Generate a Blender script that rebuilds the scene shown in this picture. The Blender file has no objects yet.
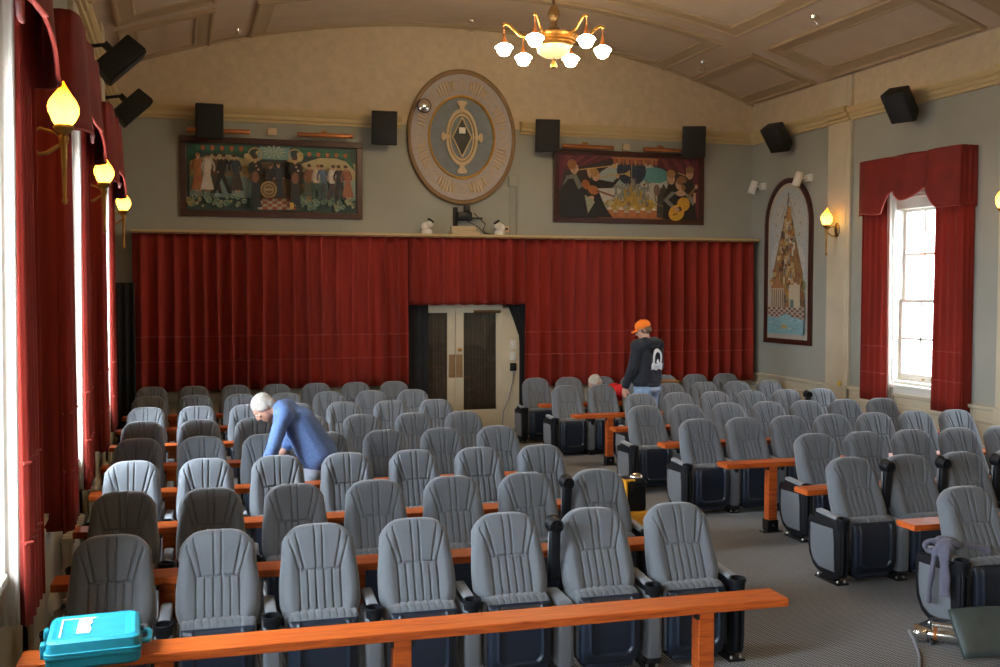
SKY, EXPO, LAMP = 50.0, -0.16, 108.0
import bpy, bmesh, math, random
from mathutils import Vector, Matrix, noise
R = math.radians
rnd = random.Random(7)
sc = bpy.context.scene
COL = sc.collection
PI = math.pi

# ------------------------------------------------------------------ helpers
class MB:
    """collects shapes into one mesh"""
    def __init__(s):
        s.v = []; s.f = []; s.m = []; s.c = []
    def add(s, verts, faces, mi=0, M=None, col=None):
        o = len(s.v)
        for p in verts:
            p = Vector(p)
            s.v.append(M @ p if M else p)
        for f in faces:
            s.f.append([o + i for i in f]); s.m.append(mi); s.c.append(col)
        return s
    def bm(s, b, mi=0, M=None):
        b.verts.ensure_lookup_table(); b.verts.index_update()
        s.add([v.co.copy() for v in b.verts], [[v.index for v in f.verts] for f in b.faces], mi, M)
        b.free(); return s
    def box(s, lo, hi, bev=0.0, seg=2, mi=0, M=None):
        b = bmesh.new()
        bmesh.ops.create_cube(b, size=1)
        for v in b.verts:
            v.co = Vector([lo[i] + (v.co[i] + .5) * (hi[i] - lo[i]) for i in range(3)])
        if bev > 0:
            bmesh.ops.bevel(b, geom=list(b.edges), offset=bev, segments=seg, profile=.5, affect='EDGES', clamp_overlap=True)
        return s.bm(b, mi, M)
    def grid(s, nu, nv, fn, mi=0, M=None, cu=False, cv=False):
        vs = [fn(i / (nu - (0 if cu else 1)), j / (nv - (0 if cv else 1))) for j in range(nv) for i in range(nu)]
        fs = []
        for j in range(nv if cv else nv - 1):
            for i in range(nu if cu else nu - 1):
                a = j * nu + i; b_ = j * nu + (i + 1) % nu
                c = ((j + 1) % nv) * nu + (i + 1) % nu; d = ((j + 1) % nv) * nu + i
                fs.append((a, b_, c, d))
        return s.add(vs, fs, mi, M)
    def lathe(s, prof, n=24, M=None, mi=0, sx=1.0, sy=1.0):
        vs = []; fs = []
        for r, z in prof:
            for k in range(n):
                a = 2 * PI * k / n
                vs.append((r * math.cos(a) * sx, r * math.sin(a) * sy, z))
        for j in range(len(prof) - 1):
            for k in range(n):
                fs.append((j * n + k, j * n + (k + 1) % n, (j + 1) * n + (k + 1) % n, (j + 1) * n + k))
        if prof[0][0] > 1e-6: fs.append(tuple(range(n))[::-1])
        if prof[-1][0] > 1e-6: fs.append(tuple((len(prof) - 1) * n + k for k in range(n)))
        return s.add(vs, fs, mi, M)
    def prism(s, poly, y0, y1, M=None, mi=0):
        """poly in the local x,z plane, extruded along y"""
        n = len(poly)
        vs = [(p[0], y0, p[1]) for p in poly] + [(p[0], y1, p[1]) for p in poly]
        fs = [tuple(range(n)), tuple(range(2 * n - 1, n - 1, -1))]
        for i in range(n):
            fs.append((i, (i + 1) % n, n + (i + 1) % n, n + i)[::-1])
        return s.add(vs, fs, mi, M)
    def tube(s, pts, r, n=8, mi=0, M=None, flat=1.0):
        pts = [Vector(p) for p in pts]
        rs = r if isinstance(r, (list, tuple)) else [r] * len(pts)
        vs = []; fs = []; up = None
        for i, p in enumerate(pts):
            t = (pts[min(i + 1, len(pts) - 1)] - pts[max(i - 1, 0)]).normalized()
            if up is None:
                up = Vector((0, 0, 1)) if abs(t.z) < .9 else Vector((1, 0, 0))
            a = up - t * up.dot(t); a.normalize(); up = a
            b = t.cross(a)
            for k in range(n):
                g = 2 * PI * k / n
                vs.append(p + a * (math.cos(g) * rs[i]) + b * (math.sin(g) * rs[i] * flat))
        for j in range(len(pts) - 1):
            for k in range(n):
                fs.append((j * n + k, j * n + (k + 1) % n, (j + 1) * n + (k + 1) % n, (j + 1) * n + k))
        fs.append(tuple(range(n))[::-1]); fs.append(tuple((len(pts) - 1) * n + k for k in range(n)))
        return s.add(vs, fs, mi, M)
    def cone(s, p0, p1, r0, r1, n=16, mi=0):
        return s.tube([p0, p1], [r0, r1], n, mi)
    def ball(s, c, r, n=16, mi=0, M=None):
        if not isinstance(r, (tuple, list)): r = (r, r, r)
        b = bmesh.new(); bmesh.ops.create_uvsphere(b, u_segments=n, v_segments=max(6, n // 2 + 2), radius=1)
        T = Matrix.Translation(c) @ Matrix.Diagonal((*r, 1))
        return s.bm(b, mi, (M @ T) if M else T)
    def capsule(s, p0, p1, r0, r1, n=14):
        p0 = Vector(p0); p1 = Vector(p1)
        d = (p1 - p0); L = d.length; d.normalize() if L > 1e-6 else None
        pts = []; rs = []
        for k in range(6):
            a = PI / 2 * k / 5.5
            pts.append(p0 - d * (r0 * math.cos(a))); rs.append(max(1e-4, r0 * math.sin(a)))
        for k in range(6, 0, -1):
            a = PI / 2 * (k - 1) / 5.5
            pts.append(p1 + d * (r1 * math.cos(a))); rs.append(max(1e-4, r1 * math.sin(a)))
        return s.tube(pts, rs, n)
    def lift(s):
        """seat heights are given from the counter level: stretch what is below it down to the floor"""
        for v in s.v: v.z = v.z * 1.1333 if v.z < .45 else v.z + .06
        return s
    def build(s, name, mats=None, parent=None, smooth=True, loc=(0, 0, 0), rz=0.0, angle=40):
        me = bpy.data.meshes.new(name)
        me.from_pydata([tuple(v) for v in s.v], [], s.f)
        if mats is not None:
            for m in (mats if isinstance(mats, (list, tuple)) else [mats]): me.materials.append(m)
        me.polygons.foreach_set('material_index', s.m)
        if any(c is not None for c in s.c):
            at = me.color_attributes.new('paint', 'FLOAT_COLOR', 'CORNER')
            buf = []
            for p, c in zip(me.polygons, s.c):
                c = c or (1, 1, 1)
                buf += [c[0], c[1], c[2], 1.0] * p.loop_total
            at.data.foreach_set('color', buf)
        me.update()
        b = bmesh.new(); b.from_mesh(me); bmesh.ops.recalc_face_normals(b, faces=b.faces); b.to_mesh(me); b.free()
        if smooth:
            me.shade_smooth()
            me.set_sharp_from_angle(angle=R(angle))
        o = bpy.data.objects.new(name, me); COL.objects.link(o)
        o.location = loc; o.rotation_euler = (0, 0, rz)
        if parent: o.parent = parent
        return o

def empty(name, loc=(0, 0, 0), rz=0.0):
    o = bpy.data.objects.new(name, None); COL.objects.link(o)
    o.location = loc; o.rotation_euler = (0, 0, rz); o.empty_display_size = .1
    return o
def tag(o, label=None, cat=None, group=None, kind=None):
    if label: o['label'] = label
    if cat: o['category'] = cat
    if group: o['group'] = group
    if kind: o['kind'] = kind
    return o
def thing(name, label, cat, loc=(0, 0, 0), rz=0.0, group=None):
    return tag(empty(name, loc, rz), label, cat, group)
def kids(o): return [c for c in o.children]
def copy_tree(o, parent=None):
    c = o.copy(); COL.objects.link(c)
    if parent is not None: c.parent = parent
    for ch in kids(o): copy_tree(ch, c)
    return c
def solid(o, t, off=0):
    m = o.modifiers.new('thick', 'SOLIDIFY'); m.thickness = t; m.offset = off; return o
def T(x, y, z): return Matrix.Translation((x, y, z))
def RX(a): return Matrix.Rotation(a, 4, 'X')
def RY(a): return Matrix.Rotation(a, 4, 'Y')
def RZ(a): return Matrix.Rotation(a, 4, 'Z')
def sm(a, b, x):
    t = min(1, max(0, (x - a) / (b - a))); return t * t * (3 - 2 * t)

# ------------------------------------------------------------------ materials
def nt(name):
    m = bpy.data.materials.new(name); m.use_nodes = True
    n = m.node_tree; b = n.nodes['Principled BSDF']
    return m, n, b
def mat(name, col, rough=.6, metal=0.0, var=.12, vs=6.0, bump=0.0, bs=80.0, sheen=0.0, coat=0.0, emit=None, es=0.0, spec=None, stretch=None, trans=0.0):
    m, n, b = nt(name)
    L = n.links.new
    tc = n.nodes.new('ShaderNodeTexCoord'); mp = n.nodes.new('ShaderNodeMapping')
    L(tc.outputs['Object'], mp.inputs['Vector'])
    if stretch: mp.inputs['Scale'].default_value = stretch
    if var > 0:
        no = n.nodes.new('ShaderNodeTexNoise'); no.inputs['Scale'].default_value = vs; no.inputs['Detail'].default_value = 5
        L(mp.outputs['Vector'], no.inputs['Vector'])
        rp = n.nodes.new('ShaderNodeValToRGB')
        rp.color_ramp.elements[0].position = .3; rp.color_ramp.elements[1].position = .7
        rp.color_ramp.elements[0].color = (*[c * (1 - var) for c in col], 1)
        rp.color_ramp.elements[1].color = (*[min(1, c * (1 + var)) for c in col], 1)
        L(no.outputs['Fac'], rp.inputs['Fac']); L(rp.outputs['Color'], b.inputs['Base Color'])
    else:
        b.inputs['Base Color'].default_value = (*col, 1)
    b.inputs['Roughness'].default_value = rough; b.inputs['Metallic'].default_value = metal
    if spec is not None: b.inputs['Specular IOR Level'].default_value = spec
    if sheen:
        b.inputs['Sheen Weight'].default_value = sheen; b.inputs['Sheen Roughness'].default_value = .4
    if coat:
        b.inputs['Coat Weight'].default_value = coat; b.inputs['Coat Roughness'].default_value = .15
    if emit:
        b.inputs['Emission Color'].default_value = (*emit, 1); b.inputs['Emission Strength'].default_value = es
    if bump > 0:
        n2 = n.nodes.new('ShaderNodeTexNoise'); n2.inputs['Scale'].default_value = bs; n2.inputs['Detail'].default_value = 3
        L(mp.outputs['Vector'], n2.inputs['Vector'])
        bu = n.nodes.new('ShaderNodeBump'); bu.inputs['Strength'].default_value = bump; bu.inputs['Distance'].default_value = .01
        L(n2.outputs['Fac'], bu.inputs['Height']); L(bu.outputs['Normal'], b.inputs['Normal'])
    if trans > 0:
        out = n.nodes['Material Output']; tr = n.nodes.new('ShaderNodeBsdfTranslucent')
        tr.inputs['Color'].default_value = (*[min(1, c * 2.2) for c in col], 1)
        mx = n.nodes.new('ShaderNodeMixShader'); mx.inputs['Fac'].default_value = trans
        L(b.outputs['BSDF'], mx.inputs[1]); L(tr.outputs['BSDF'], mx.inputs[2]); L(mx.outputs['Shader'], out.inputs['Surface'])
    return m

M_ = {}
M_['fabric'] = mat('grey_seat_fabric', (.128, .139, .156), .85, var=.10, vs=350, bump=.25, bs=500, sheen=.45)
M_['arm_pad'] = mat('armrest_pad_fabric', (.21, .225, .245), .7, var=.08, vs=300, bump=.2, bs=400, sheen=.3)
M_['plastic'] = mat('black_seat_plastic', (.007, .008, .011), .45, var=.15, vs=40, bump=.06, bs=600, spec=.28)
M_['pan'] = mat('navy_black_plastic', (.012, .018, .032), .36, var=.12, vs=30, bump=.08, bs=500, spec=.45)
M_['black_metal'] = mat('black_painted_steel', (.012, .012, .013), .4, .3, var=.1)
M_['bolt'] = mat('zinc_bolt', (.6, .6, .58), .3, 1.0, var=.05)
M_['wood'] = None
M_['red'] = mat('red_curtain_velvet', (.26, .015, .0055), .85, var=.22, vs=3.0, bump=.15, bs=250, sheen=.05, stretch=(1, 1, .25), trans=.10)
M_['red_dark'] = mat('red_valance_velvet', (.17, .009, .004), .85, var=.2, vs=4, bump=.15, bs=250, sheen=.04, trans=.04)
M_['lining'] = mat('pale_curtain_lining', (.62, .58, .50), .8, var=.05, trans=.35)
M_['piping'] = mat('curtain_piping', (.36, .045, .03), .7, var=.1)
M_['black_cloth'] = mat('black_drape', (.008, .008, .010), .9, var=.2, vs=5, sheen=.1)
M_['cream'] = mat('cream_paint', (.60, .53, .39), .5, var=.06, vs=3, bump=.05, bs=60)
M_['cream_trim'] = mat('cornice_cream', (.56, .43, .22), .45, var=.03, vs=2, bump=.0, bs=60)
M_['white_paint'] = mat('white_window_paint', (.78, .75, .67), .4, var=.04, vs=4)
M_['paint'] = mat('grey_green_wall_paint', (.345, .350, .305), .7, var=.07, vs=1.2, bump=.08, bs=40)
M_['tan_wall'] = mat('tan_mottled_wallpaper', (.60, .49, .34), .75, var=.08, vs=9, bump=.12, bs=60, stretch=(1, 1, 1.0))
M_['ceiling'] = mat('ceiling_plaster', (.56, .45, .34), .8, var=.05, vs=2.5, bump=.15, bs=45)
M_['ceiling_trim'] = mat('ceiling_moulding_paint', (.40, .30, .185), .55, var=.05, vs=3)
M_['brass'] = mat('aged_brass', (.42, .23, .065), .35, .9, var=.2, vs=12)
M_['dark_brass'] = mat('dark_bronze', (.16, .10, .045), .4, .8, var=.25, vs=14)
M_['gilt'] = mat('gilt_paint', (.55, .31, .07), .45, .3, var=.15, vs=9)
M_['dark_wood'] = mat('dark_mahogany_frame', (.050, .014, .009), .35, var=.3, vs=7, stretch=(1, 1, 8))
M_['copper'] = mat('copper_lamp_tube', (.45, .17, .06), .35, .8, var=.15)
M_['speaker'] = mat('black_speaker_cabinet', (.006, .006, .006), .6, var=.2, vs=20, bump=.2, bs=300)
M_['grille'] = mat('black_speaker_grille', (.009, .008, .008), .75, var=.25, vs=300)
M_['white_plastic'] = mat('white_plastic', (.75, .73, .68), .4, var=.03)
M_['beige_plastic'] = mat('beige_plastic', (.55, .43, .27), .5, var=.05)
M_['chrome'] = mat('polished_steel', (.75, .73, .70), .18, 1.0, var=.05)
M_['mirror'] = mat('mirror_glass', (.85, .85, .85), .03, 1.0, var=0)
M_['teal'] = mat('teal_tool_case_plastic', (.012, .235, .32), .38, var=.08, vs=20, bump=.1, bs=400)
M_['yellow'] = mat('yellow_tool_plastic', (.80, .36, .02), .4, var=.08)
M_['orange'] = mat('orange_cap_cloth', (.85, .19, .01), .8, var=.08, vs=30, bump=.1, bs=300)
M_['hoodie'] = mat('navy_black_hoodie', (.010, .013, .022), .85, var=.2, vs=8, bump=.2, bs=60, sheen=.15)
M_['jeans'] = mat('light_blue_denim', (.22, .32, .47), .85, var=.15, vs=20, bump=.15, bs=300)
M_['pale_jeans'] = mat('pale_denim', (.47, .53, .62), .85, var=.12, vs=20)
M_['tee'] = mat('pale_grey_tee', (.40, .45, .56), .8, var=.06)
M_['shirt'] = mat('blue_check_shirt', (.115, .20, .43), .8, var=.18, vs=60, bump=.2, bs=40)
M_['red_top'] = mat('bright_red_top', (.60, .012, .02), .8, var=.1, vs=10)
M_['skin'] = mat('skin', (.52, .27, .18), .5, var=.08, vs=14)
M_['hair_grey'] = mat('grey_hair', (.48, .44, .38), .7, var=.25, vs=40, bump=.4, bs=120)
M_['hair_brown'] = mat('short_brown_hair', (.16, .10, .06), .8, var=.3, vs=80, bump=.4, bs=200)
M_['white_print'] = mat('white_print', (.78, .78, .80), .7, var=.05)
M_['lavender'] = mat('grey_lavender_knit', (.105, .102, .145), .9, var=.12, vs=30, bump=.3, bs=250, sheen=.3)
M_['slate'] = mat('slate_green_vinyl', (.045, .062, .062), .45, var=.25, vs=6, bump=.1, bs=60)
M_['cardboard'] = mat('brown_cardboard', (.30, .155, .055), .8, var=.1)
M_['cable'] = mat('dark_cable', (.03, .03, .035), .5, var=.05)
M_['cable_grey'] = mat('grey_cable', (.22, .23, .27), .5, var=.05)
M_['brown_curtain'] = mat('brown_door_curtain', (.060, .042, .027), .9, var=.2, vs=5, sheen=.1)
M_['shell'] = mat('medallion_lavender', (.40, .36, .36), .6, var=.08, vs=14)
M_['slate_blue'] = mat('medallion_slate_blue', (.17, .20, .225), .6, var=.1, vs=10)
M_['medal_cream'] = mat('medallion_cream', (.56, .43, .26), .55, var=.06)
M_['medal_brown'] = mat('medallion_brown', (.24, .145, .06), .55, var=.1)
M_['tape'] = mat('yellow_tape', (.75, .50, .05), .5, var=.03)
M_['facade'] = mat('pale_house_siding', (.75, .75, .74), .7, var=.05)
M_['facade_red'] = mat('red_painted_band', (.55, .10, .07), .7, var=.05)
M_['facade_grey'] = mat('house_window_grey', (.35, .38, .42), .3, var=.05)
M_['asphalt'] = mat('pale_pavement', (.45, .44, .42), .9, var=.1)
M_['lamp_white'] = mat('opal_glass_lit', (.9, .85, .7), .3, var=0, emit=(1.0, .74, .42), es=LAMP)
M_['lamp_bowl'] = mat('amber_bowl_lit', (.30, .24, .15), .3, var=0, emit=(1.0, .66, .28), es=1.3)
def flame_mat():
    m, n, b = nt('amber_flame_glass_lit'); L = n.links.new
    tc = n.nodes.new('ShaderNodeTexCoord'); d = n.nodes.new('ShaderNodeVectorMath'); d.operation = 'DISTANCE'; d.inputs[1].default_value = (0, -.20, .13)
    L(tc.outputs['Object'], d.inputs[0])
    r = n.nodes.new('ShaderNodeValToRGB'); e = r.color_ramp.elements
    e[0].position = .075; e[0].color = (1, .56, .07, 1); e[1].position = .17; e[1].color = (.85, .19, .003, 1)
    L(d.outputs['Value'], r.inputs['Fac']); L(r.outputs['Color'], b.inputs['Emission Color']); b.inputs['Emission Strength'].default_value = 8.5
    b.inputs['Base Color'].default_value = (.9, .5, .1, 1); b.inputs['Roughness'].default_value = .3
    return m
M_['flame'] = flame_mat()

def paint_mat(name, rough=.55):
    m, n, b = nt(name)
    a = n.nodes.new('ShaderNodeAttribute'); a.attribute_name = 'paint'
    tc = n.nodes.new('ShaderNodeTexCoord'); no = n.nodes.new('ShaderNodeTexNoise')
    no.inputs['Scale'].default_value = 45; no.inputs['Detail'].default_value = 6
    n.links.new(tc.outputs['Object'], no.inputs['Vector'])
    mp = n.nodes.new('ShaderNodeMapRange'); mp.inputs['From Min'].default_value = .3; mp.inputs['From Max'].default_value = .7
    mp.inputs['To Min'].default_value = .72; mp.inputs['To Max'].default_value = 1.2
    n.links.new(no.outputs['Fac'], mp.inputs['Value'])
    mx = n.nodes.new('ShaderNodeVectorMath'); mx.operation = 'SCALE'
    n.links.new(a.outputs['Color'], mx.inputs[0]); n.links.new(mp.outputs['Result'], mx.inputs['Scale'])
    n.links.new(mx.outputs['Vector'], b.inputs['Base Color'])
    b.inputs['Roughness'].default_value = rough
    return m
M_['paintwork'] = paint_mat('oil_paint')

def wood_mat():
    m, n, b = nt('orange_stained_timber'); L = n.links.new
    tc = n.nodes.new('ShaderNodeTexCoord'); mp = n.nodes.new('ShaderNodeMapping'); mp.inputs['Scale'].default_value = (.8, 9, 9)
    L(tc.outputs['Object'], mp.inputs['Vector'])
    no = n.nodes.new('ShaderNodeTexNoise'); no.inputs['Scale'].default_value = 5; no.inputs['Detail'].default_value = 6; no.inputs['Distortion'].default_value = 1.2
    L(mp.outputs['Vector'], no.inputs['Vector'])
    rp = n.nodes.new('ShaderNodeValToRGB'); e = rp.color_ramp.elements
    e[0].position = .28; e[0].color = (.33, .050, .008, 1); e[1].position = .72; e[1].color = (.64, .138, .022, 1)
    L(no.outputs['Fac'], rp.inputs['Fac']); L(rp.outputs['Color'], b.inputs['Base Color'])
    b.inputs['Roughness'].default_value = .38; b.inputs['Coat Weight'].default_value = .10; b.inputs['Coat Roughness'].default_value = .3; b.inputs['Specular IOR Level'].default_value = .3
    return m
M_['wood'] = wood_mat()

def carpet_mat():
    m, n, b = nt('grey_speckled_carpet'); L = n.links.new
    tc = n.nodes.new('ShaderNodeTexCoord'); sp = n.nodes.new('ShaderNodeSeparateXYZ'); L(tc.outputs['Object'], sp.inputs[0])
    def math_(op, a, b_=None):
        q = n.nodes.new('ShaderNodeMath'); q.operation = op
        for i, x in enumerate((a, b_)):
            if x is None: continue
            if isinstance(x, (int, float)): q.inputs[i].default_value = x
            else: L(x, q.inputs[i])
        return q.outputs[0]
    k = 2 * PI / .046
    s1 = math_('SINE', math_('MULTIPLY', math_('ADD', sp.outputs['X'], sp.outputs['Y']), k))
    s2 = math_('SINE', math_('MULTIPLY', math_('SUBTRACT', sp.outputs['X'], sp.outputs['Y']), k))
    pr = math_('MULTIPLY', s1, s2)
    no = n.nodes.new('ShaderNodeTexNoise'); no.inputs['Scale'].default_value = 1.3; no.inputs['Detail'].default_value = 8
    L(tc.outputs['Object'], no.inputs['Vector'])
    rp = n.nodes.new('ShaderNodeValToRGB'); e = rp.color_ramp.elements
    e[0].position = .42; e[0].color = (.052, .054, .060, 1); e[1].position = .66; e[1].color = (.35, .345, .345, 1)
    fac = math_('MULTIPLY_ADD', pr, .5); fac.node.inputs[2].default_value = .5
    L(fac, rp.inputs['Fac'])
    mr = n.nodes.new('ShaderNodeMapRange'); mr.inputs['To Min'].default_value = .8; mr.inputs['To Max'].default_value = 1.15
    L(no.outputs['Fac'], mr.inputs['Value'])
    sc_ = n.nodes.new('ShaderNodeVectorMath'); sc_.operation = 'SCALE'
    L(rp.outputs['Color'], sc_.inputs[0]); L(mr.outputs['Result'], sc_.inputs['Scale']); L(sc_.outputs['Vector'], b.inputs['Base Color'])
    b.inputs['Roughness'].default_value = .95
    bu = n.nodes.new('ShaderNodeBump'); bu.inputs['Strength'].default_value = .3; bu.inputs['Distance'].default_value = .004
    L(pr, bu.inputs['Height']); L(bu.outputs['Normal'], b.inputs['Normal'])
    return m
M_['carpet'] = carpet_mat()

def glass_mat():
    m, n, b = nt('window_glass'); L = n.links.new
    n.nodes.remove(b); out = n.nodes['Material Output']
    t = n.nodes.new('ShaderNodeBsdfTransparent'); t.inputs['Color'].default_value = (.97, .98, .98, 1)
    g = n.nodes.new('ShaderNodeBsdfGlossy'); g.inputs['Roughness'].default_value = .02
    mx = n.nodes.new('ShaderNodeMixShader'); mx.inputs['Fac'].default_value = .035
    L(t.outputs['BSDF'], mx.inputs[1]); L(g.outputs['BSDF'], mx.inputs[2]); L(mx.outputs['Shader'], out.inputs['Surface'])
    return m
M_['glass'] = glass_mat()
# ------------------------------------------------------------------ room shell (metres; x across, y away from the stage, z up)
FL = -.06                                # carpet level; the seat and counter heights below are set from it
XL, XR, YB, YF = -.90, 9.85, 16.5, -3.6
ZC, ZA = 5.55, 6.54                      # springing and crown of the vaulted ceiling
XC = (XL + XR) / 2; hc = (XR - XL) / 2
RAD = (hc * hc + (ZA - ZC) ** 2) / (2 * (ZA - ZC)); ZO = ZA - RAD
def vz(x): return ZO + math.sqrt(RAD * RAD - (x - XC) ** 2)
WIN_Y = [12.05, 8.50, 4.95, 1.40]; PIL_Y = [13.87, 10.28, 6.72, 3.17, -.40]
WW, WZ0, WZ1 = 1.36, .92, 3.62           # window openings
def struct(o): return tag(o, kind='structure')

struct(MB().box((XL - .4, YF - .3, FL - .2), (XR + .4, YB + .3, FL)).build('floor', M_['carpet'], smooth=False))
def vault_strip(off0, off1, y0, y1, x0, x1, n=48):
    vs = []; fs = []
    for i in range(n + 1):
        x = x0 + (x1 - x0) * i / n
        a = math.atan2(x - XC, vz(x) - ZO)
        for o in (off0, off1):
            for y in (y0, y1):
                vs.append((XC + (RAD - o) * math.sin(a), y, ZO + (RAD - o) * math.cos(a)))
    for i in range(n):
        a = i * 4; b = a + 4
        fs += [(a, a + 1, b + 1, b), (a + 2, b + 2, b + 3, a + 3), (a, b, b + 2, a + 2), (a + 1, a + 3, b + 3, b + 1)]
    fs += [(0, 2, 3, 1), (n * 4, n * 4 + 1, n * 4 + 3, n * 4 + 2)]
    return vs, fs
struct(MB().add(*vault_strip(0, -.2, YF - .3, YB + .3, XL - .02, XR + .02)).build('ceiling', M_['ceiling']))
def gable(z0, z1mode, y0, y1, mi, mb, n=40):
    pts = [(XL - .4, z0), (XR + .4, z0)]
    if z1mode == 'arc':
        for i in range(n + 1):
            x = XR - (XR - XL) * i / n
            pts.append((x, vz(x) + .12))
        pts[2] = (XR + .4, ZC + .12); pts[-1] = (XL - .4, ZC + .12)
    else:
        pts += [(XR + .4, z1mode), (XL - .4, z1mode)]
    mb.prism(pts, y0, y1, mi=mi)
wb = MB(); gable(FL - .1, 4.92, YB, YB + .3, 0, wb); gable(4.92, 'arc', YB, YB + .3, 1, wb)
struct(wb.build('wall_back', [M_['paint'], M_['tan_wall']], smooth=False))
wf = MB(); gable(FL - .1, 4.92, YF - .3, YF, 0, wf); gable(4.92, 'arc', YF - .3, YF, 1, wf)
struct(wf.build('wall_front', [M_['paint'], M_['tan_wall']], smooth=False))
def side_wall(x0, x1, name, wins):
    mb = MB(); ys = sorted(wins); y = YF - .3
    for w in ys:
        mb.box((x0, y, FL - .1), (x1, w - WW / 2, 4.92)); y = w + WW / 2
        mb.box((x0, w - WW / 2, FL - .1), (x1, w + WW / 2, WZ0)); mb.box((x0, w - WW / 2, WZ1), (x1, w + WW / 2, 4.92))
    mb.box((x0, y, FL - .1), (x1, YB + .3, 4.92))
    mb.box((x0, YF - .3, 4.92), (x1, YB + .3, ZC + .15), mi=1)
    struct(mb.build(name, [M_['paint'], M_['tan_wall']], smooth=False))
side_wall(XL - .38, XL, 'wall_left', WIN_Y); side_wall(XR, XR + .38, 'wall_right', WIN_Y[:2])

# cornice, wainscot, pilasters
CORN = [(0, 4.84), (.05, 4.84), (.055, 4.875), (.085, 4.89), (.09, 4.94), (.115, 4.955), (.14, 5.0), (.145, 5.03), (0, 5.05)]
WAINS = [(0, FL), (.045, FL), (.045, .14), (.03, .16), (.022, .17), (.022, .56), (.034, .575), (.034, .60), (.024, .615), (.024, .73), (.05, .745), (.055, .785), (0, .79)]
def along_wall(prof, side, a0, a1, mb):
    if side == 'L': mb.prism(prof, a0, a1, M=T(XL, 0, 0))
    if side == 'R': mb.prism([(-p, z) for p, z in prof], a0, a1, M=T(XR, 0, 0))
    if side == 'B': mb.prism(prof, a0, a1, M=T(0, YB, 0) @ RZ(-PI / 2))
n_trim = 0
def trim(mb, m, smooth=False):
    global n_trim
    n_trim += 1
    return struct(mb.build('trim_%d' % n_trim, m, smooth=smooth))
for s_, a0, a1 in (('L', YF, YB), ('R', YF, YB)):
    mb = MB(); along_wall(CORN, s_, a0, a1, mb); trim(mb, M_['cream_trim'])
for a0, a1 in ((XL, 3.45), (5.46, XR)):
    mb = MB(); along_wall(CORN, 'B', a0, a1, mb); trim(mb, M_['cream_trim'])
mb = MB(); along_wall(WAINS, 'L', YF, YB, mb); struct(mb.build('baseboard_left', M_['cream'], smooth=False))
mb = MB(); along_wall(WAINS, 'R', YF, YB, mb); struct(mb.build('baseboard_right', M_['cream'], smooth=False))
mb = MB(); along_wall(WAINS, 'B', XL, 3.80, mb); along_wall(WAINS, 'B', 5.5, XR, mb); struct(mb.build('baseboard_back', M_['cream'], smooth=False))
for side in 'LR':
    for y in PIL_Y:
        mb = MB(); x = XL if side == 'L' else XR; s_ = 1 if side == 'L' else -1
        for hw, d in ((.285, .055), (.20, .062)):
            mb.box((min(x, x + s_ * d), y - hw, FL), (max(x, x + s_ * d), y + hw, 5.53), bev=.006, seg=1)
        for z0, z1, d in ((4.84, 4.89, .10), (4.89, 4.96, .135), (4.96, 5.05, .185)):
            mb.box((min(x, x + s_ * d), y - .285, z0), (max(x, x + s_ * d), y + .285, z1), bev=.01, seg=2, mi=1)
        mb.box((min(x, x + s_ * .09), y - .285, FL), (max(x, x + s_ * .09), y + .285, .79), bev=.008, seg=1)
        trim(mb, [M_['cream'], M_['cream_trim']])

# ceiling panel mouldings: every panel is framed by a bead and a broad sloping band
def panel_frame(x0, x1, y0, y1):
    prof = [(0, 0), (.0, .035), (.02, .05), (.045, .05), (.06, .036), (.075, .030), (.21, .018), (.235, .026), (.255, .016), (.262, 0)]
    mb = MB()
    def P(x, y, h):
        x = max(XL + .02, min(XR - .02, x))
        a = math.atan2(x - XC, vz(x) - ZO); r = RAD - h
        return (XC + r * math.sin(a), y, ZO + r * math.cos(a))
    nx = max(4, int((x1 - x0) / .25))
    rings = []
    for d, h in prof:
        ring = []
        for i in range(nx + 1): ring.append(P(x0 + d + (x1 - x0 - 2 * d) * i / nx, y0 + d, h))
        for i in range(7): ring.append(P(x1 - d, y0 + d + (y1 - y0 - 2 * d) * (i + 1) / 8, h))
        for i in range(nx + 1): ring.append(P(x1 - d - (x1 - x0 - 2 * d) * i / nx, y1 - d, h))
        for i in range(7): ring.append(P(x0 + d, y1 - d - (y1 - y0 - 2 * d) * (i + 1) / 8, h))
        rings.append(ring)
    N = len(rings[0])
    mb.add([p for r in rings for p in r], [(j * N + k, j * N + (k + 1) % N, (j + 1) * N + (k + 1) % N, (j + 1) * N + k) for j in range(len(rings) - 1) for k in range(N)])
    trim(mb, M_['ceiling_trim'])
for y0, y1 in ((14.47, 16.62), (10.80, 14.07), (7.12, 10.40), (3.45, 6.72)):
    for x0, x1 in ((-.72, .52), (1.08, 8.12), (8.62, 9.78)):
        panel_frame(x0, x1, y0, y1)
mb = MB()
for i in range(41):
    pass
pts = [(XL + (XR - XL) * i / 60, YB - .02, vz(XL + (XR - XL) * i / 60) - .02) for i in range(61)]
mb.tube(pts, .022, 8); trim(mb, M_['ceiling_trim'], True)

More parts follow.
